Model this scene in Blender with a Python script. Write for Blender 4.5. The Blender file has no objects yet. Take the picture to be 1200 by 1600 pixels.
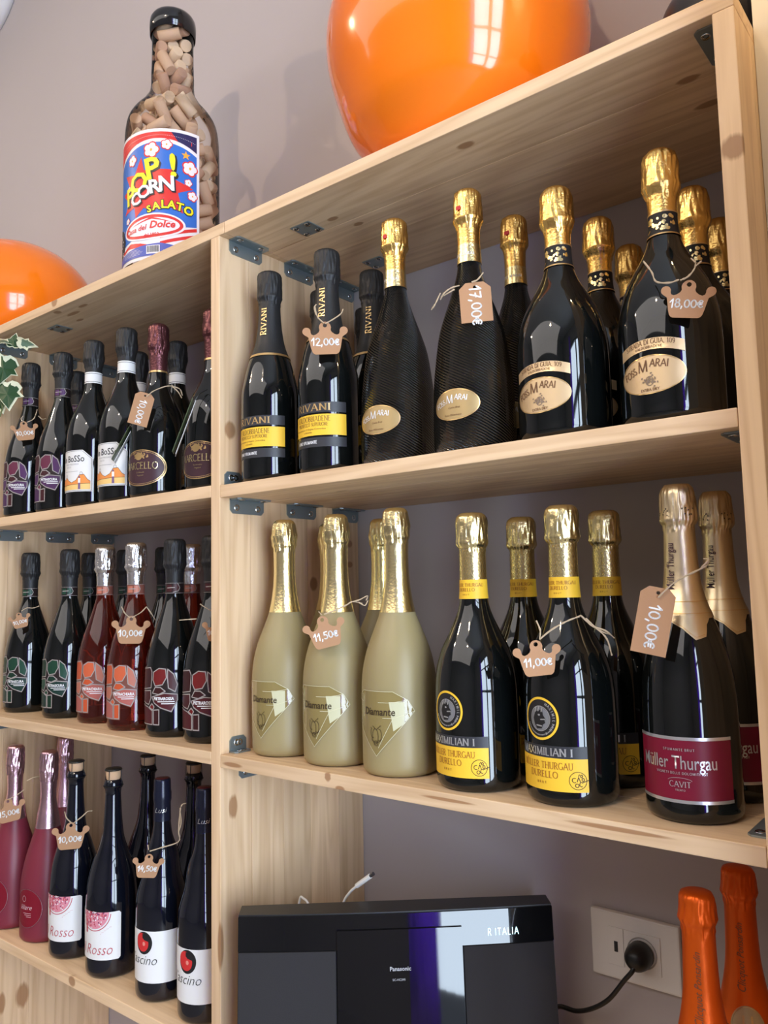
import bpy, bmesh, math, random
from mathutils import Vector, Matrix, noise
from mathutils.geometry import tessellate_polygon
random.seed(7)
C = bpy.context.scene.collection
scene = bpy.context.scene
R_ = math.radians

# ---------------------------------------------------------------- camera
cam_d = bpy.data.cameras.new('camera'); cam = bpy.data.objects.new('camera', cam_d); C.objects.link(cam)
cx_, cy_, cz_ = (0.77988705, 0.62554024, -0.02180824), (0.07790571, -0.06243944, 0.99500353), (0.62105305, -0.77768935, -0.09742887)
M = Matrix.Identity(4)
for i in range(3):
    M[i][0], M[i][1], M[i][2] = cx_[i], cy_[i], cz_[i]
M[0][3], M[1][3], M[2][3] = 0.89123, -0.74074, -0.15466
cam.matrix_world = M
cam_d.sensor_fit = 'VERTICAL'; cam_d.sensor_height = 24; cam_d.lens = 1250.258 / 1600 * 24
cam_d.clip_start = .02
scene.camera = cam

# ---------------------------------------------------------------- world, lights, exposure
scene.view_settings.view_transform = 'Standard'; scene.view_settings.look = 'None'
scene.view_settings.gamma = 1; scene.view_settings.use_curve_mapping = False
scene.view_settings.exposure = -0.45
w = bpy.data.worlds.new('world'); scene.world = w; w.use_nodes = True
w.node_tree.nodes['Background'].inputs[0].default_value = (.62, .72, .9, 1)
w.node_tree.nodes['Background'].inputs[1].default_value = 1.0

def area(name, loc, target, sx, sy, power, col):
    d = bpy.data.lights.new(name, 'AREA'); d.shape = 'RECTANGLE'; d.size = sx; d.size_y = sy
    d.energy = power; d.color = col
    o = bpy.data.objects.new(name, d); C.objects.link(o); o.location = loc
    o.rotation_euler = (Vector(target) - Vector(loc)).to_track_quat('-Z', 'Y').to_euler(); return o
def spot(name, loc, target, power, col, angle=100, r=.035, blend=.6):
    d = bpy.data.lights.new(name, 'SPOT'); d.energy = power; d.color = col; d.spot_size = R_(angle); d.spot_blend = blend
    d.shadow_soft_size = r
    o = bpy.data.objects.new(name, d); C.objects.link(o); o.location = loc
    o.rotation_euler = (Vector(target) - Vector(loc)).to_track_quat('-Z', 'Y').to_euler(); return o
# daylight through the glass door in the right-hand wall and through the shop window opposite the shelf
area('door_daylight', (2.46, -1.28, -.15), (0, -1.28, -.15), 1.4, 2.3, 205, (.70, .84, 1))
# broad soft fill added under the ceiling, and two warm spots of the shop
area('ceiling_fill', (-.5, -1.9, 1.86), (-.3, -.9, 0), 4.0, 2.8, 105, (1, .93, .88))
spot('ceiling_spot', (.35, -1.75, 1.55), (.3, .1, -.2), 60, (1, .74, .48), 110)
spot('ceiling_spot_left', (-1.9, -1.35, 1.55), (-.3, .1, -.1), 60, (1, .74, .48), 110)
spot('pillar_spot', (.775, -.02, .60), (.735, .07, .2), 3.2, (1, .76, .38), 120, .012)

# ---------------------------------------------------------------- measurements (metres; z = 0 is the middle shelf top, y = 0 the shelf front)
T, TU = .01768, .01964
W, L, D = .70248, .73450, .3022
ZT, ZB, ZC, DL = .37204, -.37622, -.76713, .00186
TOP = ZT + T
FLOOR, CEIL = -1.60, 1.90

# ---------------------------------------------------------------- materials
MATS = {}
def mat(name, col, rough=.5, metal=0., coat=0., trans=0., ior=1.45, emis=None, estr=1, bump=None, spec=None, sss=0):
    if name in MATS: return MATS[name]
    m = bpy.data.materials.new(name); m.use_nodes = True; nt = m.node_tree; b = nt.nodes['Principled BSDF']
    b.inputs['Base Color'].default_value = (*col, 1); b.inputs['Roughness'].default_value = rough
    b.inputs['Metallic'].default_value = metal; b.inputs['Coat Weight'].default_value = coat
    b.inputs['Transmission Weight'].default_value = trans; b.inputs['IOR'].default_value = ior
    if spec is not None: b.inputs['Specular IOR Level'].default_value = spec
    if sss:
        b.inputs['Subsurface Weight'].default_value = sss; b.inputs['Subsurface Scale'].default_value = .03
        b.inputs['Subsurface Radius'].default_value = (1, .9, .5)
    if emis: b.inputs['Emission Color'].default_value = (*emis, 1); b.inputs['Emission Strength'].default_value = estr
    if bump:
        sc, st, dist = bump
        tc = nt.nodes.new('ShaderNodeTexCoord'); n = nt.nodes.new('ShaderNodeTexNoise'); n.inputs['Scale'].default_value = sc; n.inputs['Detail'].default_value = 3
        bp = nt.nodes.new('ShaderNodeBump'); bp.inputs['Strength'].default_value = st; bp.inputs['Distance'].default_value = dist
        nt.links.new(tc.outputs['Object'], n.inputs['Vector']); nt.links.new(n.outputs[0], bp.inputs['Height']); nt.links.new(bp.outputs[0], b.inputs['Normal'])
    MATS[name] = m; return m

def wood(name, axis, marks=(), dark=(.30, .13, .045), base=((.66, .435, .245), (.82, .585, .36)), knots=True, seed=0.):
    """pine: streaks along the given axis, growth rings, per-board tint, scattered knots and listed marks ((x,y,z),(rx,ry,rz))"""
    m = bpy.data.materials.new(name); m.use_nodes = True; nt = m.node_tree; N = nt.nodes; b = N['Principled BSDF']
    lk = nt.links.new
    tc = N.new('ShaderNodeTexCoord'); oi = N.new('ShaderNodeObjectInfo')
    off = N.new('ShaderNodeVectorMath'); off.operation = 'SCALE'; off.inputs[0].default_value = (3.1, 5.3, 4.7); lk(oi.outputs['Random'], off.inputs['Scale'])
    add = N.new('ShaderNodeVectorMath'); add.operation = 'ADD'; lk(tc.outputs['Object'], add.inputs[0]); lk(off.outputs[0], add.inputs[1])
    def stretched(k_along, k_across):
        mp = N.new('ShaderNodeMapping'); s = [k_across] * 3; s[axis] = k_along
        mp.inputs['Scale'].default_value = s; lk(add.outputs[0], mp.inputs['Vector']); return mp
    mp = stretched(1.1, 15); n1 = N.new('ShaderNodeTexNoise'); n1.inputs['Scale'].default_value = 1.0; n1.inputs['Detail'].default_value = 3; lk(mp.outputs[0], n1.inputs['Vector'])
    rings = N.new('ShaderNodeMath'); rings.operation = 'MULTIPLY'; rings.inputs[1].default_value = 9; lk(n1.outputs[0], rings.inputs[0])
    fr = N.new('ShaderNodeMath'); fr.operation = 'PINGPONG'; fr.inputs[1].default_value = .5; lk(rings.outputs[0], fr.inputs[0])
    mp2 = stretched(6, 260); n2 = N.new('ShaderNodeTexNoise'); n2.inputs['Scale'].default_value = 1.0; n2.inputs['Detail'].default_value = 2; lk(mp2.outputs[0], n2.inputs['Vector'])
    mx = N.new('ShaderNodeMath'); mx.operation = 'MULTIPLY_ADD'; mx.inputs[1].default_value = 1.1; lk(fr.outputs[0], mx.inputs[0])
    sc2 = N.new('ShaderNodeMath'); sc2.operation = 'MULTIPLY'; sc2.inputs[1].default_value = .55; lk(n2.outputs[0], sc2.inputs[0]); lk(sc2.outputs[0], mx.inputs[2])
    cr = N.new('ShaderNodeValToRGB'); cr.color_ramp.elements[0].position = .12; cr.color_ramp.elements[1].position = .72
    cr.color_ramp.elements[0].color = (*base[0], 1); cr.color_ramp.elements[1].color = (*base[1], 1); lk(mx.outputs[0], cr.inputs[0])
    hv = N.new('ShaderNodeHueSaturation'); lk(cr.outputs[0], hv.inputs['Color'])
    vr = N.new('ShaderNodeMapRange'); vr.inputs[3].default_value = .84; vr.inputs[4].default_value = 1.1; lk(oi.outputs['Random'], vr.inputs[0]); lk(vr.outputs[0], hv.inputs['Value'])
    col = hv.outputs[0]
    fac_list = []
    if knots:
        mp3 = stretched(2.3, 7.5); v = N.new('ShaderNodeTexVoronoi'); v.inputs['Scale'].default_value = 1.0; lk(mp3.outputs[0], v.inputs['Vector'])
        kr = N.new('ShaderNodeMapRange'); kr.inputs[1].default_value = .055; kr.inputs[2].default_value = .11; kr.inputs[3].default_value = .8; kr.inputs[4].default_value = 0; lk(v.outputs['Distance'], kr.inputs[0])
        fac_list.append(kr.outputs[0])
    for c, r in marks:
        s = N.new('ShaderNodeVectorMath'); s.operation = 'SUBTRACT'; lk(tc.outputs['Object'], s.inputs[0]); s.inputs[1].default_value = c
        dv = N.new('ShaderNodeVectorMath'); dv.operation = 'DIVIDE'; lk(s.outputs[0], dv.inputs[0]); dv.inputs[1].default_value = r
        ln = N.new('ShaderNodeVectorMath'); ln.operation = 'LENGTH'; lk(dv.outputs[0], ln.inputs[0])
        wob = N.new('ShaderNodeMath'); wob.operation = 'MULTIPLY_ADD'; wob.inputs[1].default_value = .5; lk(n2.outputs[0], wob.inputs[0]); lk(ln.outputs['Value'], wob.inputs[2])
        mr = N.new('ShaderNodeMapRange'); mr.inputs[1].default_value = 1.05; mr.inputs[2].default_value = 1.4; mr.inputs[3].default_value = .75; mr.inputs[4].default_value = 0; lk(wob.outputs[0], mr.inputs[0])
        fac_list.append(mr.outputs[0])
    for f in fac_list:
        mix = N.new('ShaderNodeMix'); mix.data_type = 'RGBA'; lk(f, mix.inputs[0]); lk(col, mix.inputs[6]); mix.inputs[7].default_value = (*dark, 1); col = mix.outputs[2]
    lk(col, b.inputs['Base Color']); b.inputs['Roughness'].default_value = .52
    bp = N.new('ShaderNodeBump'); bp.inputs['Strength'].default_value = .25; bp.inputs['Distance'].default_value = .0006; lk(mx.outputs[0], bp.inputs['Height']); lk(bp.outputs[0], b.inputs['Normal'])
    return m

def plaster(name, col, rough=.85):
    m = mat(name, col, rough, bump=(60, .12, .002)); nt = m.node_tree; b = nt.nodes['Principled BSDF']
    tc = nt.nodes.new('ShaderNodeTexCoord'); n = nt.nodes.new('ShaderNodeTexNoise'); n.inputs['Scale'].default_value = 2.2; n.inputs['Detail'].default_value = 4
    mr = nt.nodes.new('ShaderNodeMix'); mr.data_type = 'RGBA'; mr.inputs[6].default_value = (*[c * .94 for c in col], 1); mr.inputs[7].default_value = (*[min(1, c * 1.04) for c in col], 1)
    nt.links.new(tc.outputs['Object'], n.inputs['Vector']); nt.links.new(n.outputs[0], mr.inputs[0]); nt.links.new(mr.outputs[2], b.inputs['Base Color']); return m

# ---------------------------------------------------------------- object helpers
def link(name, me, m=None, parent=None, smooth=False):
    if m is not None and not me.materials: me.materials.append(m)
    if smooth:
        for p in me.polygons: p.use_smooth = True
    o = bpy.data.objects.new(name, me); C.objects.link(o)
    if parent: o.parent = parent
    return o
def mesh(name, V, F, m=None):
    me = bpy.data.meshes.new(name); me.from_pydata(V, [], F); me.update()
    if m: me.materials.append(m)
    return me
def from_bm(name, bm, m=None, smooth=False):
    me = bpy.data.meshes.new(name); bm.to_mesh(me); bm.free()
    if m: me.materials.append(m)
    if smooth:
        for p in me.polygons: p.use_smooth = True
    return me
def thing(name, label, cat, loc=(0, 0, 0), rz=0, group=None):
    o = bpy.data.objects.new(name, None); C.objects.link(o); o.empty_display_size = .02
    o.location = loc; o.rotation_euler = (0, 0, rz); o['label'] = label; o['category'] = cat
    if group: o['group'] = group
    return o
def tag(o, label, cat, group=None):
    o['label'] = label; o['category'] = cat
    if group: o['group'] = group
    return o
def box_bm(x0, x1, y0, y1, z0, z1, bev=.0, bm=None):
    bm = bm or bmesh.new()
    r = bmesh.ops.create_cube(bm, size=1); vs = r['verts']
    for v in vs: v.co = Vector(((x0 + x1) / 2 + v.co.x * (x1 - x0), (y0 + y1) / 2 + v.co.y * (y1 - y0), (z0 + z1) / 2 + v.co.z * (z1 - z0)))
    if bev:
        es = list({e for v in vs for e in v.link_edges}); bmesh.ops.bevel(bm, geom=es, offset=bev, segments=2, profile=.6, affect='EDGES')
    return bm
def box(name, x0, x1, y0, y1, z0, z1, m, parent=None, bev=0.):
    return link(name, from_bm(name, box_bm(x0, x1, y0, y1, z0, z1, bev), m), None, parent)
def tube_geo(pts, r, seg=6, V=None, F=None, closed=False, jit=0):
    V = [] if V is None else V; F = [] if F is None else F
    P = [Vector(p) for p in pts]; n = len(P); b0 = len(V); up = Vector((.13, .27, .95))
    for i, p in enumerate(P):
        if closed: t = P[(i + 1) % n] - P[i - 1]
        else: t = P[min(i + 1, n - 1)] - P[max(i - 1, 0)]
        t.normalize(); s = t.cross(up)
        if s.length < 1e-4: s = t.cross(Vector((1, 0, 0)))
        s.normalize(); u = s.cross(t); rr = r * (1 + (random.uniform(-jit, jit) if jit else 0))
        for k in range(seg):
            a = 2 * math.pi * k / seg; V.append(tuple(p + s * math.cos(a) * rr + u * math.sin(a) * rr))
    for i in range(n if closed else n - 1):
        a, b = b0 + i * seg, b0 + ((i + 1) % n) * seg
        for k in range(seg): F.append((a + k, a + (k + 1) % seg, b + (k + 1) % seg, b + k))
    if not closed:
        F.append(tuple(b0 + k for k in reversed(range(seg)))); F.append(tuple(b0 + (n - 1) * seg + k for k in range(seg)))
    return V, F
def smooth_path(P, n=6):
    P = [Vector(p) for p in P]
    if len(P) < 3: return [P[0].lerp(P[-1], i / n) for i in range(n + 1)]
    Q = [2 * P[0] - P[1]] + P + [2 * P[-1] - P[-2]]; out = []
    for i in range(1, len(Q) - 2):
        a, b, c, d = Q[i - 1:i + 3]
        for k in range(n):
            t = k / n; out.append(.5 * ((2 * b) + (c - a) * t + (2 * a - 5 * b + 4 * c - d) * t * t + (3 * b - a - 3 * c + d) * t ** 3))
    out.append(P[-1]); return out
def lathe(prof, seg=40, fn=None, cap_top=False, cap_bot=False):
    V, F = [], []
    for (z, r) in prof:
        for k in range(seg):
            a = 2 * math.pi * k / seg; rr = r + (fn(a, z, r) if fn else 0); V.append((rr * math.sin(a), -rr * math.cos(a), z))
    for i in range(len(prof) - 1):
        for k in range(seg):
            a, b = i * seg, (i + 1) * seg; F.append((a + k, a + (k + 1) % seg, b + (k + 1) % seg, b + k))
    if cap_bot: F.append(tuple(reversed(range(seg))))
    if cap_top: F.append(tuple((len(prof) - 1) * seg + k for k in range(seg)))
    return V, F
def interp(P, z):
    if z <= P[0][0]: return P[0][1]
    for (a, ra), (b, rb) in zip(P, P[1:]):
        if z <= b: return ra + (rb - ra) * (z - a) / (b - a)
    return P[-1][1]

# ---------------------------------------------------------------- flat shapes (x across, y up; metres), wrapped on bottles afterwards
def s_poly(pts, holes=()):
    loops = [[Vector((x, y, 0)) for x, y in pts]] + [[Vector((x, y, 0)) for x, y in h] for h in holes]
    V = [tuple(v[:2]) for l in loops for v in l]; F = [tuple(t) for t in tessellate_polygon(loops)]; return V, F
def ell(cx, cy, rx, ry, n=40, rot=0):
    c, s = math.cos(rot), math.sin(rot); o = []
    for i in range(n):
        a = 2 * math.pi * i / n; x, y = rx * math.cos(a), ry * math.sin(a); o.append((cx + x * c - y * s, cy + x * s + y * c))
    return o
def s_ell(*a, **k): return s_poly(ell(*a, **k))
def s_ring(cx, cy, rx, ry, t, n=40): return s_poly(ell(cx, cy, rx, ry, n), [ell(cx, cy, rx - t, ry - t, n)])
def s_rect(x0, x1, y0, y1): return s_poly([(x0, y0), (x1, y0), (x1, y1), (x0, y1)])
def join(*S):
    V, F = [], []
    for v, f in S:
        b = len(V); V += v; F += [tuple(i + b for i in q) for q in f]
    return V, F
def move(S, dx=0, dy=0, rot=0, sx=1, sy=1):
    c, s = math.cos(rot), math.sin(rot)
    return [((x * sx) * c - (y * sy) * s + dx, (x * sx) * s + (y * sy) * c + dy) for x, y in S[0]], S[1]
def fit(S, w):
    xs = [x for x, _ in S[0]]; lo, hi = min(xs), max(xs); k = w / (hi - lo); m = (lo + hi) / 2
    return [((x - m) * k, y) for x, y in S[0]], S[1]
def arch(S, Rr, cx=0, cy=0):
    """bend a flat shape upward round a circle of radius Rr below it"""
    return [(cx + (Rr + y) * math.sin(x / Rr), cy + (Rr + y) * math.cos(x / Rr) - Rr) for x, y in S[0]], S[1]
def s_line(pts, w, round_=True):
    V, F = [], []
    P = [Vector(p).to_2d() if len(p) > 2 else Vector(p) for p in pts]
    for a, b in zip(P, P[1:]):
        d = b - a
        if d.length < 1e-9: continue
        d.normalize(); n = Vector((-d.y, d.x)) * w / 2; k = len(V)
        V += [tuple(a - n), tuple(b - n), tuple(b + n), tuple(a + n)]; F.append((k, k + 1, k + 2, k + 3))
    if round_:
        for p in P:
            k = len(V); V += [(p.x + math.cos(i * math.pi / 3) * w / 2, p.y + math.sin(i * math.pi / 3) * w / 2) for i in range(6)]; F.append(tuple(range(k, k + 6)))
    return V, F
_tc = {}
def s_text(body, size, shear=0, bold=0, sx=1, align='CENTER', spacing=1):
    key = (body, shear, bold, align, spacing)
    if key not in _tc:
        cu = bpy.data.curves.new('t', 'FONT'); cu.body = body; cu.size = 1; cu.shear = shear; cu.offset = bold; cu.align_x = align; cu.resolution_u = 2; cu.space_character = spacing
        o = bpy.data.objects.new('t', cu); C.objects.link(o); me = o.to_mesh()
        _tc[key] = ([tuple(v.co[:2]) for v in me.vertices], [tuple(p.vertices) for p in me.polygons])
        o.to_mesh_clear(); bpy.data.objects.remove(o); bpy.data.curves.remove(cu)
    V, F = _tc[key]; k = size / .7          # size = height of the capitals
    return [(x * k * sx, y * k) for x, y in V], F
def arc(cx, cy, rx, ry, a0, a1, n=10): return [(cx + rx * math.cos(R_(a0 + (a1 - a0) * i / n)), cy + ry * math.sin(R_(a0 + (a1 - a0) * i / n))) for i in range(n + 1)]
# roman capitals drawn as strokes (unit height), serifs are added at free vertical ends
CAPS = {
 'A': (.74, [[(0, 0), (.37, 1)], [(.37, 1), (.74, 0)], [(.14, .36), (.6, .36)]]),
 'B': (.58, [[(.08, 0), (.08, 1)], [(.08, 1)] + arc(.3, .76, .22, .24, 90, -90) + [(.08, .52)], [(.08, .52)] + arc(.3, .26, .27, .26, 90, -90) + [(.08, 0.001)]]),
 'C': (.72, [arc(.42, .5, .4, .5, 45, 315, 16)]),
 'D': (.74, [[(.08, 0), (.08, 1)], [(.08, .999)] + arc(.3, .5, .4, .5, 90, -90, 14) + [(.08, .001)]]),
 'E': (.55, [[(.08, 0), (.08, 1)], [(.08, .98), (.5, .98)], [(.08, .52), (.42, .52)], [(.08, .02), (.52, .02)]]),
 'F': (.52, [[(.08, 0), (.08, 1)], [(.08, .98), (.5, .98)], [(.08, .52), (.42, .52)]]),
 'G': (.78, [arc(.42, .5, .4, .5, 45, 330, 16), [(.75, .42), (.75, .1)], [(.6, .44), (.85, .44)]]),
 'H': (.76, [[(.08, 0), (.08, 1)], [(.68, 0), (.68, 1)], [(.08, .52), (.68, .52)]]),
 'I': (.22, [[(.11, 0), (.11, 1)]]),
 'L': (.54, [[(.08, 0), (.08, 1)], [(.08, .02), (.5, .02)]]),
 'M': (.9, [[(.08, 0), (.12, 1)], [(.12, .99), (.45, .02)], [(.45, .02), (.78, .99)], [(.78, 1), (.82, 0)]]),
 'N': (.78, [[(.08, 0), (.08, 1)], [(.08, .99), (.7, .01)], [(.7, .01), (.7, 1)]]),
 'O': (.84, [arc(.42, .5, .4, .5, 0, 360, 20)]),
 'P': (.56, [[(.08, 0), (.08, 1)], [(.08, .999)] + arc(.28, .74, .24, .26, 90, -90) + [(.08, .48)]]),
 'R': (.64, [[(.08, 0), (.08, 1)], [(.08, .999)] + arc(.28, .75, .24, .25, 90, -90) + [(.08, .5)], [(.28, .5), (.62, 0)]]),
 'S': (.52, [arc(.26, .745, .22, .245, 40, 255, 10) + arc(.26, .265, .23, .26, 80, -140, 10)]),
 'T': (.64, [[(.32, 0), (.32, .98)], [(.0, .97), (.64, .97)]]),
 'U': (.74, [[(.08, 1), (.08, .35)] + arc(.37, .32, .29, .32, 180, 360, 10) + [(.66, 1)]]),
 'V': (.72, [[(0, 1), (.36, 0)], [(.36, .0), (.72, 1)]]),
 'X': (.7, [[(0, 1), (.7, 0)], [(0, 0), (.7, 1)]]),
 'Y': (.68, [[(.34, 0), (.34, .45)], [(.34, .45), (0, 1)], [(.34, .45), (.68, 1)]]),
 '1': (.34, [[(.02, .8), (.18, 1)], [(.18, 1), (.18, 0)]]), '0': (.56, [arc(.28, .5, .25, .5, 0, 360, 16)]),
 '9': (.56, [arc(.28, .7, .24, .29, 0, 360, 14), [(.52, .7), (.46, .3), (.2, .0)]]), ',': (.2, [[(.12, .06), (.05, -.12)]]), '.': (.2, [[(.08, .03), (.11, .03)]]),
}
def s_caps(txt, h, thick=.13, thin=.06, gap=.16, align='c', serif=True, sx=1.0):
    S = []; x = 0
    for ch in txt:
        if ch == ' ': x += .45; continue
        base = ch.upper() if ch.upper() in CAPS else 'O'
        if ch in 'ÜÄÖ': base = {'Ü': 'U', 'Ä': 'A', 'Ö': 'O'}[ch]
        wd, strokes = CAPS[base]
        if ch in 'ÜÄÖ': S += [s_ell(x + wd * .3, 1.18, .07, .07, 8), s_ell(x + wd * .7, 1.18, .07, .07, 8)]
        for st in strokes:
            V, F = [], []
            for a, b in zip(st, st[1:]):
                dx, dy = b[0] - a[0], b[1] - a[1]; l = math.hypot(dx, dy)
                if l < 1e-6: continue
                vert = abs(dy) / l; tt = thin + (thick - thin) * vert ** 2
                if base in 'AVMNUXY' and dx * dy > 0: tt = thin * 1.1
                S.append(s_line([(x + a[0], a[1]), (x + b[0], b[1])], tt, False))
            for e, q in ((st[0], st[1]), (st[-1], st[-2])):
                if serif and (e[1] in (0, 1)) and abs(q[1] - e[1]) > abs(q[0] - e[0]) * .7:
                    S.append(s_rect(x + e[0] - .15, x + e[0] + .15, *((0, .05) if e[1] == 0 else (.95, 1))))
        x += wd + gap
    x -= gap; V, F = join(*S); o = -x / 2 if align == 'c' else 0
    return [((a + o) * h * sx, b * h) for a, b in V], F
HAND = {
 '0': (.62, [arc(.3, .45, .26, .42, 100, 470, 14)]), '1': (.42, [[(0, .62), (.28, .98), (.24, 0)]]),
 '2': (.6, [arc(.28, .72, .24, .24, 160, -30, 8) + [(.05, .04), (.58, .02)]]), '4': (.6, [[(.3, 1), (.02, .4), (.56, .42)], [(.44, .7), (.38, 0)]]),
 '5': (.58, [[(.52, .95), (.14, .93), (.1, .56)] + arc(.24, .3, .26, .28, 95, -130, 8)]), '7': (.58, [[(.02, .92), (.54, .95), (.2, 0)], [(.12, .48), (.46, .52)]]),
 '8': (.56, [arc(.28, .72, .19, .2, -90, 270, 10), arc(.28, .26, .24, .26, 90, 450, 12)]), ',': (.26, [[(.12, .1), (.04, -.18)]]),
 '€': (.6, [arc(.36, .42, .26, .38, 50, 310, 10), [(.0, .52), (.48, .54)], [(.0, .34), (.44, .36)]]),
}
def s_hand(txt, h, w=.13):
    S = []; x = 0; rnd = random.Random(txt)
    for ch in txt:
        wd, st = HAND[ch]; dy = rnd.uniform(-.04, .04)
        for s in st: S.append(s_line([(x + a, b + dy) for a, b in s], w))
        x += wd + .08
    V, F = join(*S); return [((a - x / 2) * h, (b - .45) * h) for a, b in V], F

def wrap(S, prof, off, ref=None, psi=0, z0=0):
    """lay a flat shape on the surface of revolution prof (z, r): x becomes arc length, y height"""
    V2, F2 = S; bm = bmesh.new(); vs = [bm.verts.new((x, y, 0)) for x, y in V2]
    for f in F2:
        try: bm.faces.new([vs[i] for i in f])
        except ValueError: pass
    ym = sum(y for _, y in V2) / len(V2); rr = ref or interp(prof, ym + z0)
    xs = [x for x, _ in V2]; lo, hi = min(xs), max(xs); step = rr * .14; k = math.ceil(lo / step)
    while k * step < hi:
        bmesh.ops.bisect_plane(bm, geom=bm.verts[:] + bm.edges[:] + bm.faces[:], plane_co=(k * step, 0, 0), plane_no=(1, 0, 0), dist=1e-7); k += 1
    ys = [y for _, y in V2]; lo, hi = min(ys), max(ys)
    if z0 + hi > .11 and hi - lo > .012:
        k = math.ceil(lo / .006)
        while k * .006 < hi:
            bmesh.ops.bisect_plane(bm, geom=bm.verts[:] + bm.edges[:] + bm.faces[:], plane_co=(0, k * .006, 0), plane_no=(0, 1, 0), dist=1e-7); k += 1
    for v in bm.verts:
        x, y = v.co.x, v.co.y; r = interp(prof, y + z0) + off; a = x / rr + psi; v.co = (r * math.sin(a), -r * math.cos(a), y + z0)
    bmesh.ops.recalc_face_normals(bm, faces=bm.faces)
    for f in bm.faces:
        c = f.calc_center_median()
        if f.normal.x * c.x + f.normal.y * c.y < 0: f.normal_flip()
    return bm

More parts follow.
